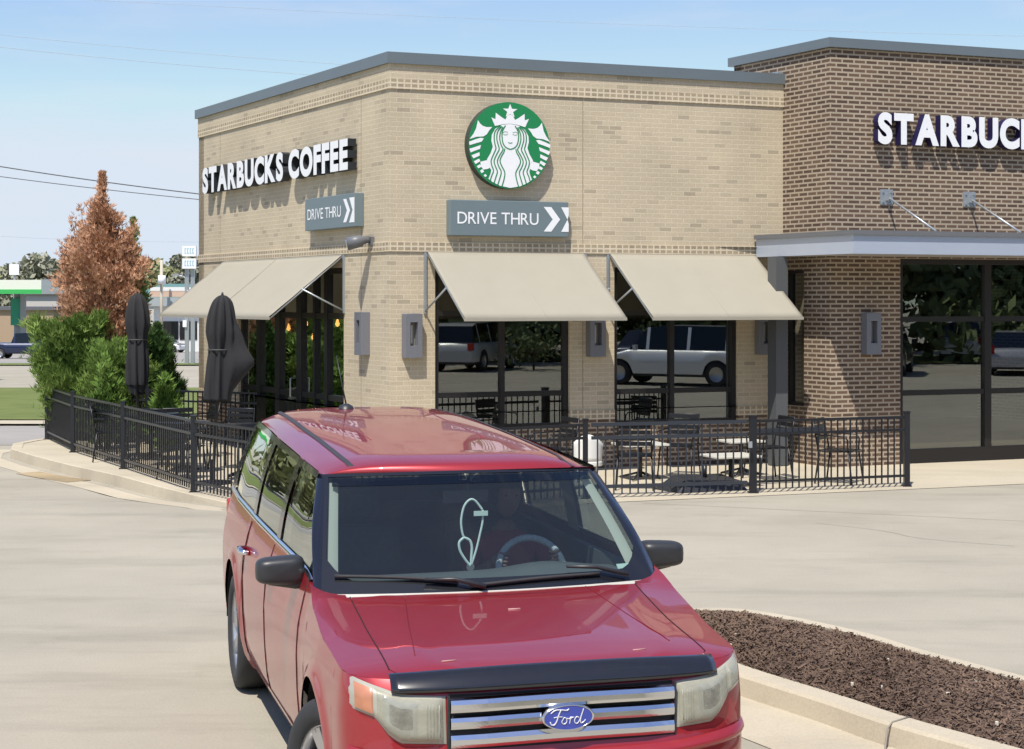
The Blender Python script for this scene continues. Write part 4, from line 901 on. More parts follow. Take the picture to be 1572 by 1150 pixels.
for i in range(9):
    broadleaf('dark tree in the second row out of the picture, mirrored in the shop windows',(92-i*8.5,24-i*7,0),12,6.5,FARD,3000,160+i,group='trees seen only as reflections in the windows',leaf=1.1,zc=.1)
for i in range(9):
    broadleaf('green tree standing out of the picture, mirrored in the car side windows',(-27-i*5,58+i*5+4*random.random(),-.5),8+3*random.random(),5.2,FARG,1600,130+i,group='trees seen only as reflections in the car windows',leaf=.9,zc=.12)
for i in range(7):
    broadleaf('low hedge bush out of the picture, mirrored in the shop windows',(30-i*3.4,4-i*2.6,0),1.5,1.6,FARD,700,90+i,group='bushes seen only as reflections in the windows',leaf=.2,name='hedge_bush',zc=.3)
sheet('grass',rngf(-44,-17,12),rngf(-20,28,12),GRASS,.03,'stuff')
b=MB(); b.grid(20,4,lambda i,j:(52-i*2.2+j*2.0,14-i*1.9-j*2.0,.05),sm=True); struct(b.build('grass',GRASS),'stuff')
#@@PART3
# ---------------------------------------------------------------- the red car
CX,CY,CYAW=.262,6.575,.265
car=thing('red_suv','large dark red boxy estate car driving towards the viewer, its bonnet filling the foreground','car',(CX,CY,0),CYAW)
M_=ROOTM[car.name]
def interp(tab,x):
    if x<=tab[0][0]: return tab[0][1]
    for (a,p),(c,q) in zip(tab,tab[1:]):
        if x<=c: return p+(q-p)*(x-a)/(c-a)
    return tab[-1][1]
def cf(a,w_,z):
    w_*=1-(.085 if w_<0 else .022)*(1-smooth((a-.35)/1.5))
    return tuple(M_@Vector((-(w_+interp([(0,.024),(.8,.0),(1.5,-.038),(2.1,-.036),(2.8,-.016),(3.6,.004),(5.3,.02)],a)),a,z)))      # a: back from the nose, w_: towards the car's right side, z: up
def paint(name,col,flake=.0):
    m=bpy.data.materials.new(name); m.use_nodes=True; n=m.node_tree.nodes; l=m.node_tree.links; p=n['Principled BSDF']
    p.inputs['Roughness'].default_value=.36; p.inputs['Metallic'].default_value=.35; p.inputs['Coat Weight'].default_value=.8; p.inputs['Coat Roughness'].default_value=.025; p.inputs['Coat IOR'].default_value=1.6
    tc=n.new('ShaderNodeTexCoord'); t=n.new('ShaderNodeTexNoise'); t.inputs['Scale'].default_value=9; t.inputs['Detail'].default_value=8; l.new(tc.outputs['Object'],t.inputs['Vector'])
    mx=n.new('ShaderNodeMix'); mx.data_type='RGBA'; mx.inputs[6].default_value=(*col,1); mx.inputs[7].default_value=(col[0]*.88+.02,col[1]+.012,col[2]+.012,1); l.new(t.outputs['Fac'],mx.inputs[0]); l.new(mx.outputs[2],p.inputs['Base Color'])
    t2=n.new('ShaderNodeTexNoise'); t2.inputs['Scale'].default_value=3; l.new(tc.outputs['Object'],t2.inputs['Vector'])
    r=n.new('ShaderNodeMapRange'); r.inputs[3].default_value=.0; r.inputs[4].default_value=.035; l.new(t2.outputs['Fac'],r.inputs[0]); l.new(r.outputs[0],p.inputs['Coat Roughness'])
    MATS[name]=m; return m
RED=paint('car_red',(.36,.014,.020))
GLOSSBLK=mat('gloss_black',(.008,.009,.014),.15,coat=.6)
SHUT=mat('shut_line',(.03,.004,.005),.8)
AR=5.35; WC=(.905,4.33); RA=.45; ZC_=.375
Wt=[(.22,.86),(.3,.905),(.42,.935),(.6,.950),(.8,.955),(.93,.945),(1.0,.930),(1.08,.912),(1.16,.885),(1.25,.86)]
At=[(.22,.12),(.3,.05),(.45,.015),(.6,.0),(.66,.02),(.72,.045),(.92,.075),(.97,.11),(1.02,.17)]
Zet=[(0,.965),(.3,.985),(.8,1.015),(1.3,1.065),(1.55,1.12),(1.8,1.155),(3,1.165),(5.4,1.19)]
n_=3.7; LC=.43
def NT(a): return 1-.035*max(0,1-a/.9)
def hwid(a,z):
    W0=interp(Wt,z)*NT(a); a0=interp(At,z)
    if a<a0: return 0
    if a<LC: return W0*(1-((LC-a)/(LC-a0))**n_)**(1/n_)
    if a>AR-.22: return W0*(1-((a-(AR-.22))/.22)**3)**(1/3) if a<AR else 0
    return W0*(1-.02*max(0,(a-3)/2.3)**2)
cols=[]
for i in range(30):
    ph=math.pi/2*i/29; cols.append(('f',math.sin(ph)**(2/n_),1-math.cos(ph)**(2/n_)))
side=[]
a=.80
base_a=[LC+.05+.04*i for i in range(int((AR-.22-LC-.05)/.04)+1)]+[LC+.01]
ex=[]
for c in WC: ex+= [c-RA-.001,c-RA,c+RA,c+RA+.001]+[c-RA+RA*(1-math.cos(math.pi*k/14)) for k in range(1,14)]
sa=sorted([x for x in base_a if all(abs(x-e)>.012 for e in ex)]+ex)
cols+= [('s',x,0) for x in sa if x>LC+.005]
for i in range(1,9):
    ph=math.pi/2*i/8; cols.append(('r',math.cos(ph)**(2/3),math.sin(ph)**(2/3)))
# arch part that falls inside the front corner columns handled by a test on 'a'
def colpt(c,z):
    W0=interp(Wt,z); a0=interp(At,z)
    if c[0]=='f': return (a0+(LC-a0)*c[2],W0*c[1]*NT(a0+(LC-a0)*c[2]))
    if c[0]=='s': return (c[1],W0*NT(c[1])*(1-.02*max(0,(c[1]-3)/2.3)**2))
    return (AR-.22+.22*c[2],W0*.985*c[1])
NR=22
def zbot(a,c):
    z=.22
    for wc in WC:
        d=abs(a-wc)
        if d<=RA and (c[0]!='f' or c[1]>.9): z=max(z,ZC_+math.sqrt(max(0,RA*RA-d*d)))
    return z
def skin(side_):
    def P(i,j):
        c=cols[i]; v=j/(NR-1); a_,_=colpt(c,.6); zb=zbot(a_,c); ze=interp(Zet,a_); ze=interp(Zet,colpt(c,ze)[0]); z=zb+(ze-zb)*v
        a_,w_=colpt(c,z)
        fl=0
        for wc in WC:
            r=math.hypot(a_-wc,z-ZC_)
            if r<RA+.13: fl=max(fl,.022*math.exp(-((r-RA-.0)/.05)**2))
        return cf(a_,side_*(w_+fl),z)
    return P
b=MB()
for s_ in (1,-1): b.grid(len(cols),NR,skin(s_))
b.build('body',RED,car,merge=True)
# fenders and hood : top surface from nose to cowl
ALIST=[.115+.0,.125,.14,.16,.19,.23,.28,.35,.43,.52,.62,.74,.87,1.0,1.12,1.25,1.33,1.40]
def zh(a,s): # s: fraction of half width
    zc=interp([(.1,.995),(.2,1.015),(.4,1.035),(.8,1.055),(1.2,1.075),(1.5,1.085)],a); ze=interp(Zet,a)
    z=zc+(ze-.0-zc)*(abs(s)**3.8)
    cr=.003*math.exp(-((abs(s)-.62)/.05)**2)  # soft crease
    return z+cr
SH=.76
def hoodgrid(b,s0,s1,n,a0=0):
    def P(i,j):
        a=ALIST[j+a0]; s=s0+(s1-s0)*i/(n-1); ze=interp(Zet,a); hw_=max(.02,hwid(a,ze))
        if abs(s)<=SH: w_=s/SH*min(.725,hw_*.88)
        else: w_=math.copysign(min(.725,hw_*.88)+(hw_-min(.725,hw_*.88))*(abs(s)-SH)/(1-SH),s)
        return cf(a,w_,zh(a,w_/hw_))
    b.grid(n,len(ALIST)-a0,P)
b=MB(); hoodgrid(b,-SH+.004,SH-.004,41); hood=b.build('hood',RED,car)
b=MB(); hoodgrid(b,SH,1,9); hoodgrid(b,-1,-SH,9)
for s_ in (1,-1):
    b.grid(8,6,lambda i,j:(lambda a:cf(a,s_*(.74+(hwid(a,interp(Zet,a))-.74)*j/5),interp([(1.35,1.08),(1.5,1.085),(1.8,1.12)],a)*(1-(j/5)**2)+interp(Zet,a)*(j/5)**2))(1.37+.38*i/7))
b.build('fender',RED,car)
b=MB()
for s_ in (1,-1):
    pts=[]
    for a in ALIST[5:]:
        hw_=hwid(a,interp(Zet,a)); w_=min(.725,hw_*.88); pts.append(cf(a,s_*w_,zh(a,w_/hw_)+.000))
    b=MB(); b.tube(pts,.0035,5); b.build('shut_line',SHUT,hood)
for s_ in (1,-1):
    b=MB(); pts=[cf(a,s_*interp([(.3,.60),(1.4,.46)],a),zh(a,interp([(.3,.60),(1.4,.46)],a)/.93)+.0005) for a in rngf(.35,1.4,12)]; b.tube(pts,.0022,4); b.build('crease_line',mat('crease_dark',(.16,.006,.01),.4),hood)
b=MB()
for w_,a_ in ((.47,.235),(-.40,.235),(-.44,.30)): b.tube([cf(a_+.01,w_-.035,zh(.24,.5)+.001),cf(a_,w_+.03,zh(.24,.5)+.0015)],.0035,4)
b.tube([cf(1.0,.03,zh(1.0,0)+.001),cf(1.0,-.03,zh(1.0,0)+.001)],.005,4)
b.build('paint_chip',mat('chip',(.45,.25,.24),.7),hood)
def nose(w_,z,off=0):
    W0=interp(Wt,z)*.972; a0=interp(At,z); s=min(abs(w_)/W0,.9999); return a0+(LC-a0)*(1-(1-s**n_)**(1/n_))-off
b=MB()
def DP(i,j):
    w_=-.735+1.47*i/40; v=j/7
    z=.922+.068*v; 
    lo=1e9
    a=nose(w_,.93,.022)+.078*v; zt_=zh(max(.12,nose(w_,.93,.022)+.078),.0)+.006-.028*(abs(w_)/.735)**3; z=.931+(zt_-.931)*v**.8+.008*math.sin(math.pi*v)
    return cf(a,w_,z)
b.grid(41,8,DP); DEFM=mat('deflector_black',(.012,.012,.014),.22,coat=.8,noise=.2,nscale=30); b.build('hood_deflector',DEFM,car,solid=.004)
# grille
gr=MB(); gr.grid(25,6,lambda i,j:cf(nose(-.505+1.01*i/24,.705+.215*j/5,.006),-.505+1.01*i/24,.705+.215*j/5)); grl=gr.build('grille',mat('grille_black',(.006,.006,.008),.5),car)
def bar(z0,z1,name='chrome_bar'):
    b=MB()
    def P(i,j):
        w_=-.50+1.0*i/40; t=[(.0,0),(.028,.0),(.036,.25),(.034,.6),(.024,.9),(.0,1)][j]; k=1 if abs(w_)<.36 else 1-.35*(abs(w_)-.36)/.14
        zz=z0+(z1-z0)*(t[1]); return cf(nose(w_,.8,.008+t[0]*k),w_,zz+.006*(1-(w_/.5)**2))
    b.grid(41,6,P,sm=False); b.build(name,CHROME,grl)
bar(.853,.907); bar(.787,.836); bar(.712,.768)
b=MB(); b.grid(25,2,lambda i,j:cf(nose(-.5+1.0*i/24,.8,.012),-.5+1.0*i/24,.694+.012*j)); b.build('trim_line',BLACKP,grl)
for s_ in (1,-1):
    b=MB(); b.box(.0,.012,-.005,.005,.70,.92,lambda x,y,z,s_=s_:cf(nose(.505,.8,.02)+x,s_*.508+y,z)); b.build('trim_end',BLACKP,grl)
# oval badge
bd=MB(); N=40; ea,eb=.118,.052; ac=nose(0,.8,.055); zc=.818; wcx=.012
def ov(k,s,d): t=2*math.pi*k/N; return cf(ac-d,wcx-ea*s*math.cos(t),zc+eb*s*math.sin(t))
bd.raw([ov(k,.90,.012) for k in range(N)],[tuple(range(N))]); badge=bd.build('oval_badge',mat('badge_blue',(.035,.06,.36),.25,coat=.8),car)
bd=MB(); rings=[(1.0,-.02),(1.0,.004),(.965,.014),(.91,.014),(.90,.011)]
bd.grid(N,5,lambda i,j:ov(i,*rings[j]),closeu=True); bd.build('badge_ring',CHROME,badge)
bd=MB()
for pl,wd in [([(-.062,.016),(-.048,.026),(-.03,.027),(-.008,.024),(-.001,.029)],.0042),([(-.028,.026),(-.036,.008),(-.042,-.010),(-.05,-.021),(-.060,-.020),(-.064,-.011)],.0045),([(-.052,.002),(-.038,.004),(-.022,.003)],.003),
   ([(-.020,-.004),(-.025,-.014),(-.018,-.021),(-.009,-.015),(-.009,-.004),(-.016,.001),(-.021,-.005)],.0034),([(-.008,-.002),(0,-.004),(.006,.002),(.003,-.010),(.001,-.021)],.0034),([(.004,-.006),(.010,.000),(.017,.000)],.003),
   ([(.034,-.002),(.026,.001),(.019,-.008),(.020,-.018),(.028,-.021),(.036,-.012),(.046,.012),(.051,.026)],.0036),([(.046,.012),(.040,-.008),(.041,-.020),(.050,-.018),(.058,-.010)],.0036)]:
    bd.tube([cf(ac-.0135,wcx-x*1.28,zc+y*1.22) for x,y in dens(pl,4)],wd*.62,5)
bd.build('script_letters',mat('badge_silver',(.8,.8,.82),.3,.3),badge)
# headlights
HLW=glass('headlight_lens',(.86,.86,.80),1.6,.06,1.5); hn=HLW.node_tree; hd=hn.nodes.new('ShaderNodeBsdfDiffuse'); hd.inputs[0].default_value=(.62,.60,.50,1); hm=hn.nodes.new('ShaderNodeMixShader'); ho=[q for q in hn.nodes if q.type=='OUTPUT_MATERIAL'][0]; hs=ho.inputs[0].links[0].from_socket; hnz=hn.nodes.new('ShaderNodeTexNoise'); hnz.inputs['Scale'].default_value=7; hr=hn.nodes.new('ShaderNodeMapRange'); hr.inputs[1].default_value=.3; hr.inputs[2].default_value=.7; hr.inputs[3].default_value=.24; hr.inputs[4].default_value=.36; hn.links.new(hnz.outputs['Fac'],hr.inputs[0]); hn.links.new(hr.outputs[0],hm.inputs[0]); hn.links.new(hs,hm.inputs[1]); hn.links.new(hd.outputs[0],hm.inputs[2]); hn.links.new(hm.outputs[0],ho.inputs[0]); HLR=mat('headlight_bowl',(.36,.38,.36),.3,.35,noise=.25,nscale=14); HLO=mat('signal_orange',(.48,.20,.11),.35,coat=.8,noise=.25,nscale=18)
HLB=mat('lamp_housing',(.33,.31,.25),.4,.2,noise=.3,nscale=25); HLD=mat('bowl_dark',(.10,.10,.10),.15,.9)
HLE=mat('headlight_rim',(.36,.35,.29),.35,coat=.4)
XH=.885
def hlz(w_): # lower, upper edge
    return interp([(.515,.728),(.70,.735),(.745,.765),(.80,.835),(.90,.865)],w_), interp([(.515,.912),(.7,.925),(.80,.955),(.90,.985)],w_)
for s_ in (1,-1):
    def patch(w0,w1,v0,v1,off,m,name,parent,nn=22,bul=.0):
        b=MB()
        def P(i,j):
            w_=w0+(w1-w0)*i/(nn-1); lo,hi=hlz(w_); v=v0+(v1-v0)*j/9; z=lo+(hi-lo)*v; e=min(i/(nn-1),1-i/(nn-1),j/9,1-j/9); o=off+bul*min(1,e*6)**.5
            return cf(nose(w_,z,o),s_*w_,z)
        b.grid(nn,10,P); return b.build(name,m,parent)
    h=patch(.515,.893,0,1,.002,HLE,'headlight',car,bul=.016)
    patch(.535,.795,.07,.94,.006,HLB,'lamp_housing',h)
    patch(.625,.775,.14,.88,.014,HLR,'reflector',h,bul=.008)
    patch(.638,.76,.22,.80,.010,HLD,'reflector_bowl',h,bul=.014)
    patch(.528,.80,.05,.95,.010,HLW,'lens',h,bul=.026)
    if s_>0: patch(.808,.876,.10,.90,.0195,HLO,'turn_signal',h,bul=.004)
    else: patch(.80,.876,.07,.93,.010,HLW,'lens',h,bul=.02)
    b=MB(); 
    for k in range(5):
        w_=.545+.013*k; lo,hi=hlz(w_); b.tube([cf(nose(w_,z,.026),s_*w_,z) for z in rngf(lo+.03,hi-.03,5)],.002,4)
    b.build('flute',HLE,h)
# bumper lip, intake
b=MB(); b.grid(49,7,lambda i,j:cf(nose(-.90+1.8*i/48,.66,.0)-[0,.018,.03,.034,.03,.018,0][j],-.90+1.8*i/48,.62+.062*j/6*1.0+(.0 if abs(-.90+1.8*i/48)<.5 else .03*(abs(-.90+1.8*i/48)-.5)/.4))); b.build('bumper_lip',RED,car)
b=MB(); b.grid(25,4,lambda i,j:cf(nose(-.45+.9*i/24,.5,.012),-.45+.9*i/24,.40+.19*j/3)); b.build('air_intake',MATS['grille_black'],car)
b=MB(); b.box(-.15,.15,.0,.012,.42,.55,lambda x,y,z:cf(nose(0,.5,.03)-y,x,z)); b.build('number_plate',mat('plate',(.7,.7,.72),.5),car)
# underbody and wheel wells
b=MB(); b.box(.35,5.2,-.70,.70,.22,.95,cf); b.build('underbody',BLACKP,car)
for wc in WC:
    for s_ in (1,-1):
        b=MB(); N=20; b.grid(N,2,lambda i,j,wc=wc,s_=s_:cf(wc+(RA+.0)*math.cos(math.pi*i/(N-1)),s_*(.70+.245*j),ZC_+(RA+.0)*math.sin(math.pi*i/(N-1)))); b.build('wheel_well',mat('well_black',(.006,.006,.006),.9),car)
# wheels
for ai,wc in enumerate(WC):
    for s_ in (1,-1):
        st=0
        R_=.372; cw=.835
        ST=R(-24)*s_ if ai==0 else 0
        tf=lambda x,y,z,wc=wc,s_=s_,ST=ST:cf(wc+y*math.cos(ST)+x*math.sin(ST),s_*(cw+x*math.cos(ST)-y*math.sin(ST)-(.02 if ST else 0)),R_-.002+z)
        b=MB(); b.lathe([(.245,.085),(.255,.105),(.30,.118),(.345,.108),(.366,.088),(R_,.06),(R_,-.06),(.36,-.1),(.30,-.115),(.25,-.1)],48,axis='x')
        b.v=[tf(v[0],v[1],v[2]) for v in b.v]; wh=b.build('wheel',RUBBER,car)
        b=MB(); b.lathe([(.245,-.08),(.235,.02),(.238,.08),(.252,.098),(.247,.088)],48,axis='x'); b.v=[tf(*v) for v in b.v]; b.build('rim',ALLOY,wh)
        b=MB(); b.lathe([(.001,.072),(.04,.072),(.055,.06),(.06,.03)],20,axis='x'); b.v=[tf(*v) for v in b.v]; 
        for k in range(7):
            t0=2*math.pi*k/7+.2
            for dt in (-.09,.09):
                def q(r,ww,x,t=t0+dt): return tf(x,r*math.cos(t)-ww*math.sin(t),r*math.sin(t)+ww*math.cos(t))
                b.raw([q(.04,-.016,.07),q(.04,.016,.07),q(.24,.019,.09),q(.24,-.019,.09),q(.04,-.02,.02),q(.04,.02,.02),q(.24,.024,.05),q(.24,-.024,.05)],[(0,1,2,3),(0,3,7,4),(1,5,6,2)])
        b.build('spoke',ALLOY,wh)
        b=MB(); b.lathe([(.001,.02),(.17,.02)],24,axis='x'); b.v=[tf(v[0],v[1],v[2]) for v in b.v]; b.build('brake_disc',mat('brake',(.2,.19,.18),.4,.8),wh)
# windshield
GW=glass('windshield_glass',(.66,.73,.73),1.1,0,1.45); GS=glass('side_glass',(.36,.40,.38),1.6,0,1.5); GP=glass('privacy_glass',(.10,.11,.10),1.6,0,1.5)
def ws(s,v,off=0):
    w0=.855; w1=.725; w_=(w0+(w1-w0)*v)*s
    a=1.38+.11*s*s+(2.03-1.38+.06*s*s)*v ; z=1.070+(1.585-1.070)*v+.018*(1-s*s)*v+.03*math.sin(math.pi*v)*.5-.0*s
    return cf(a-off*.6,w_,z+off*.8)
b=MB(); b.grid(25,14,lambda i,j:ws(-1+2*i/24,j/13)); hn=GW.node_tree; hd=hn.nodes.new('ShaderNodeBsdfDiffuse'); hd.inputs[0].default_value=(.42,.50,.60,1); hm=hn.nodes.new('ShaderNodeMixShader'); ho=[q for q in hn.nodes if q.type=='OUTPUT_MATERIAL'][0]; hs=ho.inputs[0].links[0].from_socket; hm.inputs[0].default_value=.022; hn.links.new(hs,hm.inputs[1]); hn.links.new(hd.outputs[0],hm.inputs[2]); hn.links.new(hm.outputs[0],ho.inputs[0]); wsh=b.build('windshield',GW,car)
b=MB() # printed black border
def ringp(i,j):
    pass
N=80
def per(t,inn):
    # rounded-rectangle parameter
    q=t*4; e=1-inn
    s_=[-e+2*e*(q%1),e,e-2*e*(q%1),-e][int(q)%4]; v_=[.0,(q%1),1,1-(q%1)][int(q)%4]
    lo=.0+ (.115 if inn else 0); hi=1-(.03 if inn else 0); v=lo+(hi-lo)*v_
    if inn:
        # round lower corners
        if abs(s_)>.80: v=max(v,lo+.16*((abs(s_)-.80)/(e-.80))**2)
    return s_,v
def bord(i,j):
    s0,v0=per((i%160)/160,0); s1,v1=per((i%160)/160,.026)
    return ws(s0+(s1-s0)*j,v0+(v1-v0)*j,.003)
b.grid(160,2,bord,closeu=True); b.build('black_border',mat('frit_black',(.010,.011,.014),.25,coat=.5),wsh)
b=MB(); b.grid(25,2,lambda i,j:ws(-.95+1.9*i/24,.955-.075*j,.002)); b.build('tint_band',GP,wsh)
b=MB(); b.grid(31,5,lambda i,j:(lambda s:cf(1.30+.10*s*s+[.0,.03,.06,.10,.14][j],s*.80,[1.080,1.076,1.068,1.070,1.078][j]-.006*s*s))(-1+2*i/30)); b.build('cowl_panel',BLACKP,car)
b=MB(); b.grid(31,3,lambda i,j:ws(-.97+1.94*i/30,[-.035,-.005,.02][j],.006)); b.build('cowl_glare_strip',mat('painted_glare',(.50,.48,.42),.4),car)  # pale strip drawn as painted glare along the foot of the windshield
# wipers
for (p0,p1,p2) in (((.07,.055),(.42,.055),(.93,.135)),((-.83,.075),(-.45,.10),(.16,.045))):
    b=MB(); pts=[ws(p0[0],p0[1]-.03,.03),ws((p0[0]+p1[0])/2,(p0[1]+p1[1])/2+.02,.04),ws(p1[0],p1[1]+.03,.035)]; b.tube(pts,[.014,.011,.008],6); wp=b.build('wiper_arm',BLACKP,car)
    b=MB(); b.tube([ws(p0[0]+(p2[0]-p0[0])*t,p0[1]+(p2[1]-p0[1])*t+.018*math.sin(math.pi*t),.018) for t in rngf(.18,1,12)],.009,6); b.build('blade',RUBBER,wp)
# pillars
def rw_(a): return interp([(2.05,.735),(2.6,.738),(4,.72),(5.0,.69),(5.3,.66)],a)
def rz_(a): return interp([(2.0,1.59),(2.1,1.59),(2.5,1.61),(3.2,1.635),(4.2,1.665),(5.0,1.665),(5.3,1.63)],a)
def bw_(a): return .885 if a<4.6 else .885-.04*(a-4.6)
def gh(a,v,off=0): # greenhouse side surface; v 0 belt .. 1 roof
    ab=a; zb=interp(Zet,a)+.005; w_=bw_(a)-.012+(rw_(a)+.012-(bw_(a)-.012))*v+.018*math.sin(math.pi*v); z=zb+(rz_(a)-zb)*v
    return a,w_-off,z
for s_ in (1,-1):
    b=MB(); 
    def AP(i,j):
        v=i/14; fr_=[0,.55,1][j]
        p=Vector(ws(s_,v)); a_=interp([(0,1.60),(1,2.26)],v); q=Vector(cf(gh(a_,v)[0] if v>.0 else 1.60,s_*(gh(a_,v)[1]+.002),(interp(Zet,1.60) if v==0 else gh(a_,v)[2])))
        r=p.lerp(q,fr_); 
        if fr_==.55: r=r+Vector((0,0,.0))+(M_.to_3x3()@Vector((-s_*.018,0,0)))
        return tuple(r)
    b.grid(15,3,AP); b.build('front_pillar',GLOSSBLK,car)
    b=MB()
    for (a0,a1) in ((2.72,2.84),(3.72,3.84),(5.02,5.32)):
        b.grid(4,8,lambda i,j:(lambda g:cf(g[0],s_*(g[1]+.004),g[2]))(gh(a0+(a1-a0)*i/3,j/7)))
    b.grid(40,2,lambda i,j:(lambda g:cf(g[0],s_*(g[1]+.005),g[2]))(gh(2.2+3.1*i/39,.93+.07*j)))
    b.build('window_pillar',GLOSSBLK,car)
    for (b0,b1,t0,t1,gm) in ((1.60,2.72,2.26,2.72,GS),(2.84,3.72,2.84,3.72,GP),(3.84,5.02,3.84,5.02,GP)):
        b=MB(); b.grid(8,8,lambda i,j:(lambda v:(lambda g:cf(g[0],s_*(g[1]-.004),g[2]))(gh((b0+(t0-b0)*v)+((b1+(t1-b1)*v)-(b0+(t0-b0)*v))*i/7,v)))(j/7)); b.build('side_window',gm,car)
    b=MB(); b.grid(50,3,lambda i,j:(lambda a:cf(a,s_*(bw_(a)+[-.012,.008,.002][j]),interp(Zet,a)+[.012,.006,-.016][j]))(1.62+3.6*i/49)); b.build('belt_trim',CHROME,car)
    # door lines, handles, mirror
    b=MB()
    for a0 in (1.62,2.80,3.78):
        b.tube([cf(a0+(.0 if a0<3.5 else .35*max(0,(.9-z)/.5)**1.5*0),s_*(interp(Wt,z)*(1)+.001),z) for z in rngf(.34,1.14,12)],.0035,4)
    b.tube([cf(a,s_*(interp(Wt,.34)+.001),.34) for a in rngf(1.62,3.78,8)],.0035,4); b.build('door_line',SHUT,car)
    for a0 in (2.52,3.56):
        b=MB(); z=.98; b.tube([cf(a0,s_*(.935),z-.0),cf(a0+.02,s_*.975,z+.004),cf(a0+.15,s_*.978,z+.006),cf(a0+.18,s_*.935,z+.004)],[.015,.019,.019,.015],8); b.build('door_handle',CHROME,car)
    b=MB(); mc=(1.84,s_*1.005,1.155)
    def MP(i,j):
        th=2*math.pi*i/24; ph=math.pi*(j/14-.5); e=.45
        sg=lambda x,p:math.copysign(abs(x)**p,x)
        x=.122*sg(math.cos(ph),e)*sg(math.cos(th),e); z=.070*sg(math.cos(ph),e)*sg(math.sin(th),e); y=.075*sg(math.sin(ph),.8)
        x*= (1-.0*y); z*=1-.12*(x/.145) 
        return cf(mc[0]+y,mc[1]+s_*x*1.0,mc[2]+z)
    b.grid(24,15,MP,closeu=True); mm=b.build('side_mirror',BLACKP,car)
    b=MB(); b.tube([cf(1.80,s_*.84,1.105),cf(1.82,s_*.93,1.085),cf(1.84,s_*1.06,1.098)],[.030,.024,.016],8); b.build('mirror_arm',BLACKP,mm)
# roof
RA_=[2.0,2.04,2.08,2.13,2.22,2.4,2.7,3.1,3.6,4.1,4.6,4.95,5.15,5.27,5.33]
MI_=M_.inverted()
def roofp(s,a):
    zc=interp([(2.0,1.60),(2.04,1.628),(2.08,1.642),(2.2,1.665),(2.6,1.685),(3.2,1.72),(4.0,1.748),(4.7,1.757),(5.1,1.75),(5.3,1.70),(5.36,1.66)],a)
    wr=interp([(2.0,.725),(2.3,.738),(3,.735),(4,.73),(5,.70),(5.33,.66)],a)
    ze=rz_(a)-.01; k=abs(s); z=ze+(zc-ze)*(1-k**4.5)**.75-.008*k*k
    bow=.175*k*k*max(0,1-(a-2.0)/.7)
    if a<2.001:
        l=MI_@Vector(ws(s,1.0,.002)); return l.y,-l.x,l.z
    return a+bow,s*wr,z
b=MB(); SS=sorted(set([-1+2*i/48 for i in range(49)]+[-.97,.97,-.985,.985])); b.grid(len(SS),len(RA_),lambda i,j:cf(*roofp(SS[i],RA_[j]))); roof=b.build('roof',RED,car)
for s_ in (1,-1):
    b=MB(); b.grid(3,26,lambda i,j:(lambda p:cf(p[0],p[1],p[2]+.003+.004*(i==1)))(roofp(s_*(.80+.019*(i-1)),2.0+3.2*j/25)),sm=False); b.build('roof_rail_strip',BLACKM if False else mat('roof_strip',(.04,.035,.035),.5),roof)
b=MB()
for s_ in (.45,.0,-.45): b.tube([(lambda p:cf(p[0],p[1],p[2]+.0005))(roofp(s_,a)) for a in rngf(2.9,4.9,12)],.0022,4) if s_ else None
b.build('roof_rib',RED,roof)
p=roofp(.20,4.75); b=MB(); b.lathe([(.001,.035),(.02,.033),(.045,.018),(.055,.0)],16); b.v=[cf(p[0]+v[1],p[1]+v[0],p[2]+v[2]) for v in b.v]; an=b.build('antenna',BLACKP,car)
b=MB(); b.tube([cf(p[0],p[1],p[2]+.03),cf(p[0]+.10,p[1]+.05,p[2]+.36)],[.006,.003],6); b.build('mast',BLACKP,an)
# tail
b=MB(); b.grid(13,8,lambda i,j:(lambda v,s:cf(5.33-.02*v-.03*s*s,s*(.84+(.65-.84)*v),1.19+(1.66-1.19)*v))(j/7,-1+2*i/12)); b.build('rear_window',GP,car)
for s_ in (1,-1): b=MB(); b.box(5.20,5.34,s_*.86-.05,s_*.86+.03,.8,1.1,cf); b.build('tail_light',mat('lamp_red',(.45,.01,.01),.3),car,bevel=.01)
# interior
TRIM=mat('pillar_trim',(.42,.43,.36),.8); SEAT=mat('seat_grey',(.09,.095,.10),.85,noise=.2,nscale=30); DASH=mat('dash',(.10,.115,.115),.75,noise=.08,nscale=20); HEADL=mat('headliner',(.06,.06,.065),.9)
b=MB(); b.grid(25,7,lambda i,j:(lambda s:cf([1.46,1.52,1.75,1.95,2.02,2.04,2.04][j]+.08*s*s*(j<2),s*.76,[1.07,1.09,1.10,1.09,1.05,.95,.6][j]+(.035*math.exp(-((s*.76+.40)/.22)**2) if j in(2,3) else 0)))(-1+2*i/24)); b.build('dashboard',DASH,car)
b=MB(); b.box(2.0,5.2,-.72,.72,.36,.42,cf); b.build('cabin_floor',HEADL,car)
b=MB(); b.grid(9,8,lambda i,j:(lambda p:cf(p[0],p[1]*.96,p[2]-.035))(roofp(-.97+1.94*i/8,2.08+3.1*j/7))); b.build('headliner',HEADL,car)
for s_ in (1,-1):
    b=MB(); b.grid(10,3,lambda i,j:(lambda v:(lambda p:(p[0],p[1],p[2]))(tuple(Vector(ws(s_*(.965-.035*j*1.0),.03+.9*v)) + M_.to_3x3()@Vector((0,.035+.03*(j==2),-.01)))))(i/9)); b.build('inner_pillar_trim',TRIM,car)
    b=MB(); b.grid(4,8,lambda i,j:(lambda g:cf(g[0],s_*(g[1]-.04),g[2]))(gh(2.66+.2*i/3,j/7))); b.build('inner_post_trim',TRIM,car)
    b=MB(); b.box(1.7,5.1,s_*.80-.02,s_*.80+.02,.45,1.13,cf); b.build('door_card',DASH,car)
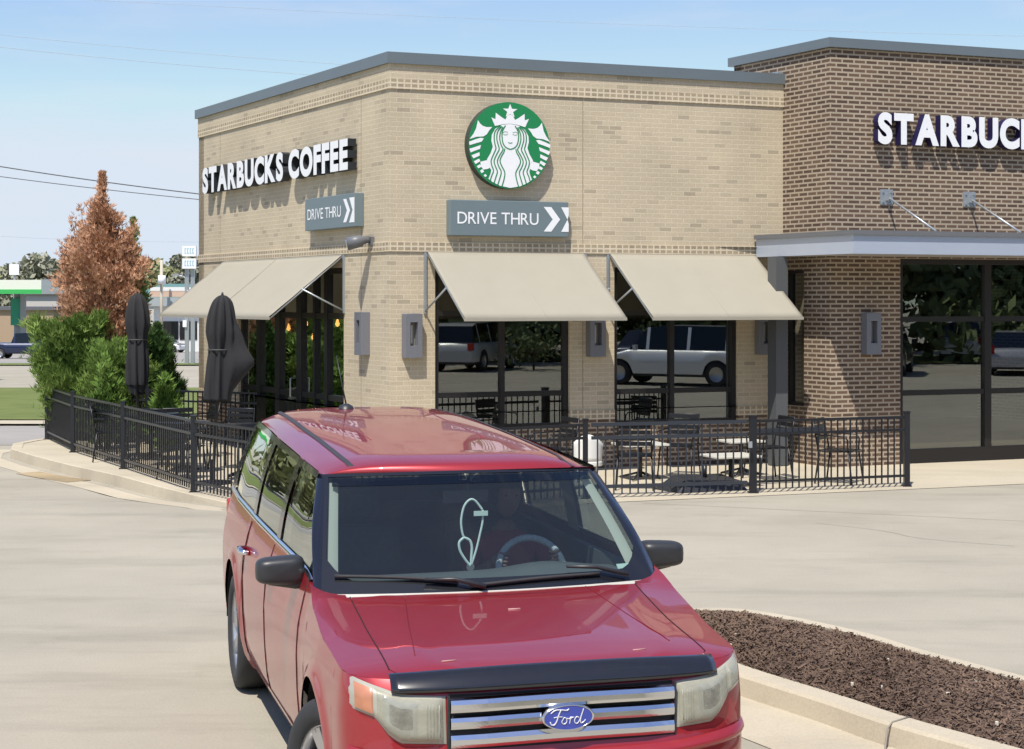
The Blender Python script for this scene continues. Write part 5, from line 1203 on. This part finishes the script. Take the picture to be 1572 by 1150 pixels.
for (a0,w0,ww) in ((2.85,.38,.25),(2.85,-.38,.25),(3.85,0,.62)):
    b=MB(); b.box(a0-.45,a0+.05,w0-ww,w0+ww,.45,.62,cf); b.box(a0+.0,a0+.13,w0-ww+.01,w0+ww-.01,.60,1.20,lambda a,w_,z,a0=a0:cf(a+(z-.6)*.22,w_,z)); st_=b.build('seat',SEAT,car,bevel=.04)
    b=MB()
    for hw__ in ([w0] if ww<.5 else [.35,-.35]): b.box(a0+.16,a0+.25,hw__-.13,hw__+.13,1.24,1.42,cf)
    b.build('headrest',SEAT,st_,bevel=.04)
sw=MB(); c0=Vector((2.22,-.41,1.03)); ax1=Vector((0,1,0)); ax2=Vector((.42,0,.907)); N=36
sw.tube([cf(*(c0+ax1*.185*math.cos(2*math.pi*k/N)+ax2*.185*math.sin(2*math.pi*k/N))) for k in range(N)],.019,10,closed=True); stw=sw.build('steering_wheel',mat('wheel_cover',(.50,.55,.56),.7,noise=.35,nscale=40),car)
sw=MB(); sw.tube([cf(*(c0-ax1*.18)),cf(*c0),cf(*(c0+ax1*.18))],.02,8); sw.tube([cf(*c0),cf(*(c0-ax2*.18))],.02,8); sw.lathe([(.001,.02),(.06,.02),(.07,-.02)],16); sw.v=sw.v[:]; sw.build('spoke',BLACKP,stw) if False else None
sw=MB(); sw.tube([cf(*(c0-ax1*.18)),cf(*c0),cf(*(c0+ax1*.18))],.02,8); sw.tube([cf(*c0),cf(*(c0-ax2*.18))],.02,8); sw.build('wheel_spoke',BLACKP,stw)
b=MB(); b.box(2.02,2.05,-.11,.13,1.435,1.50,cf); b.tube([cf(2.03,.0,1.50),cf(2.0,.0,1.57)],.012,6); b.build('rear_view_mirror',BLACKP,car,bevel=.012)
b=MB(); b.box(1.50,1.503,-.74,-.64,1.135,1.165,lambda a,w_,z:ws(w_/.80,(z-1.085)/.5,-.004+(a-1.5)*.1)); b.build('windshield_sticker',mat('sticker',(.5,.65,.58),.6),car)
# stethoscope hanging from the mirror
t=thing('stethoscope','pale mint stethoscope hanging behind the windshield from the rear view mirror','stethoscope',cf(1.98,-.03,1.45)); MINT=mat('mint_rubber',(.75,.88,.82),.4)
q=lambda w_,z,a=1.98:cf(a,w_,z)
b=MB(); b.tube(dens([q(-.07,1.40),q(-.03,1.45),q(.0,1.455),q(.03,1.42),q(.045,1.35),q(.04,1.29),q(.03,1.26)]),.0065,6); b.tube(dens([q(-.07,1.40),q(-.07,1.34),q(-.055,1.27),q(-.035,1.19),q(-.01,1.115)]),.0065,6)
b.tube(dens([q(.03,1.26),q(.055,1.235),q(.05,1.19),q(.02,1.14),q(-.005,1.11)]),.0075,6); b.tube(dens([q(.03,1.26),q(.0,1.245),q(-.012,1.21),q(-.01,1.16),q(-.008,1.115)]),.0075,6); b.build('tubing',MINT,t)
b=MB(); b.raw(*[[q(-.005+.022*math.cos(k*.628),1.105+.022*math.sin(k*.628),1.98+d) for d in (0,.012) for k in range(10)],[tuple(range(10)),tuple(range(10,20))[::-1]]+[(k,(k+1)%10,10+(k+1)%10,10+k) for k in range(10)]]); b.build('chest_piece',CHROME,t)
b=MB(); b.box(1.965,1.972,-.095,-.02,1.372,1.397,cf); b.build('name_tag',mat('tag_pale',(.7,.85,.78),.5),t)
# ---------------------------------------------------------------- driver
def person():
    t=thing('person','driver in a dark red shirt behind the steering wheel, both hands on the rim','person',cf(2.72,-.40,.60))
    J=[ # a, w, z, radius, parent
    (2.72,-.40,.66,.16,None),(2.74,-.40,.82,.155,0),(2.74,-.40,.98,.165,1),(2.72,-.40,1.10,.15,2),(2.70,-.40,1.19,.065,3),(2.67,-.40,1.25,.06,4),
    (2.69,-.21,1.11,.062,3),(2.56,-.15,.94,.046,6),(2.36,-.24,1.06,.034,7),
    (2.69,-.59,1.11,.062,3),(2.56,-.66,.94,.046,9),(2.36,-.57,1.06,.034,10),
    (2.48,-.29,.66,.10,0),(2.22,-.27,.66,.075,12),(2.10,-.27,.45,.055,13),(2.48,-.51,.66,.10,0),(2.22,-.53,.66,.075,15),(2.10,-.53,.45,.055,16)]
    vs=[cf(*j[:3]) for j in J]; me=bpy.data.meshes.new('body'); me.from_pydata(vs,[(j[4],i) for i,j in enumerate(J) if j[4] is not None],[])
    o=bpy.data.objects.new('tmp',me); COL.objects.link(o); md=o.modifiers.new('s','SKIN'); 
    for v,j in zip(me.skin_vertices[0].data,J): v.radius=(j[3],j[3]*.85)
    me.skin_vertices[0].data[0].use_root=True
    md.use_smooth_shade=True; o.modifiers.new('u','SUBSURF').levels=2; dg=bpy.context.evaluated_depsgraph_get(); dg.update()
    m2=bpy.data.meshes.new_from_object(o.evaluated_get(dg)); V=[tuple(v.co) for v in m2.vertices]; F=[tuple(p.vertices) for p in m2.polygons]; bpy.data.objects.remove(o); bpy.data.meshes.remove(m2)
    SKIN=mat('skin',(.26,.14,.095),.65); SHIRT=mat('red_shirt',(.36,.03,.05),.85); JEAN=mat('trousers',(.03,.035,.06),.9)
    b=MB(); MI=M_.inverted()
    def mi(f):
        c=sum((Vector(V[i]) for i in f),Vector())/len(f); l=MI@c; w_,a,z=-l.x,l.y,l.z
        if z>1.19: return 0
        if z<.72 : return 2
        if a<2.53: return 0
        return 1
    for f in F: b.raw([V[i] for i in f],[tuple(range(len(f)))],mi(f),True)
    # head as part of the same mesh
    hc=(2.655,-.40,1.385)
    def HP(i,j):
        th=2*math.pi*i/28; ph=math.pi*(j/20-.5); x=math.cos(ph)*math.cos(th); y=math.cos(ph)*math.sin(th); z=math.sin(ph)
        r=1-.10*max(0,-z)*(1-abs(x)*.0); face=max(0,-x)
        a=x*.098; w_=y*.076*(1-.22*max(0,-z)); zz=z*.122
        d=0
        if face>.2:
            d+=-.022*math.exp(-((y/.20)**2))*math.exp(-(((z+.12)/.16)**2)) # nose
            d+=.010*math.exp(-(((abs(y)-.38)/.16)**2))*math.exp(-(((z-.08)/.12)**2)) # eye sockets
            d+=-.008*math.exp(-((y/.35)**2))*math.exp(-(((z+.45)/.07)**2)) # lips
            d+=-.008*math.exp(-((y/.3)**2))*math.exp(-(((z+.8)/.15)**2))
        return cf(hc[0]+a+d,hc[1]+w_,hc[2]+zz)
    b.grid(28,21,HP,mi=0,closeu=True)
    # hands: palm and five fingers wrapped on the rim
    for s_,(hw_,hz) in ((1,(-.245,1.085)),(-1,(-.575,1.085))):
        a0=2.27; 
        b.tube([cf(2.36,hw_+.0,hz-.02),cf(a0+.045,hw_,hz-.005),cf(a0+.01,hw_,hz)],[.030,.036,.03],8,0)
        for k in range(4):
            zz=hz+.032-.021*k; L=[.9,1,.95,.8][k]; b.tube([cf(a0+.02,hw_,zz),cf(a0-.022*L,hw_-s_*.0,zz+.008),cf(a0-.035*L,hw_-s_*.025,zz+.006),cf(a0-.012,hw_-s_*.045*L,zz)],[.0095,.009,.0085,.007],6,0)
        b.tube([cf(a0+.03,hw_-s_*.015,hz+.03),cf(a0+.012,hw_-s_*.04,hz+.045),cf(a0-.005,hw_-s_*.052,hz+.035)],[.012,.010,.008],6,0)
    b.build('body',[SKIN,SHIRT,JEAN],t)
    b=MB()
    def HR(i,j):
        th=2*math.pi*i/28; ph=math.pi*(.5-j/14*.62); x=math.cos(ph)*math.cos(th); y=math.cos(ph)*math.sin(th); z=math.sin(ph)
        if x<-.45 and z<.36: z=.36+.25*(z-.45)*0; 
        return cf(hc[0]+.004+x*.112,hc[1]+y*.094,hc[2]+.004+z*.140)
    b.grid(28,15,HR,closeu=True); b.build('hair',mat('dark_hair',(.02,.014,.01),.7,noise=.3,nscale=60),t)
    for s_ in (1,-1):
        b=MB(); b.lathe([(.001,.005),(.005,.003),(.006,0)],10,axis='y'); b.v=[cf(hc[0]-.088-v[1],hc[1]+s_*.030+v[0],hc[2]+.012+v[2]) for v in b.v]; b.build('eye',BLACKP,t)
person()
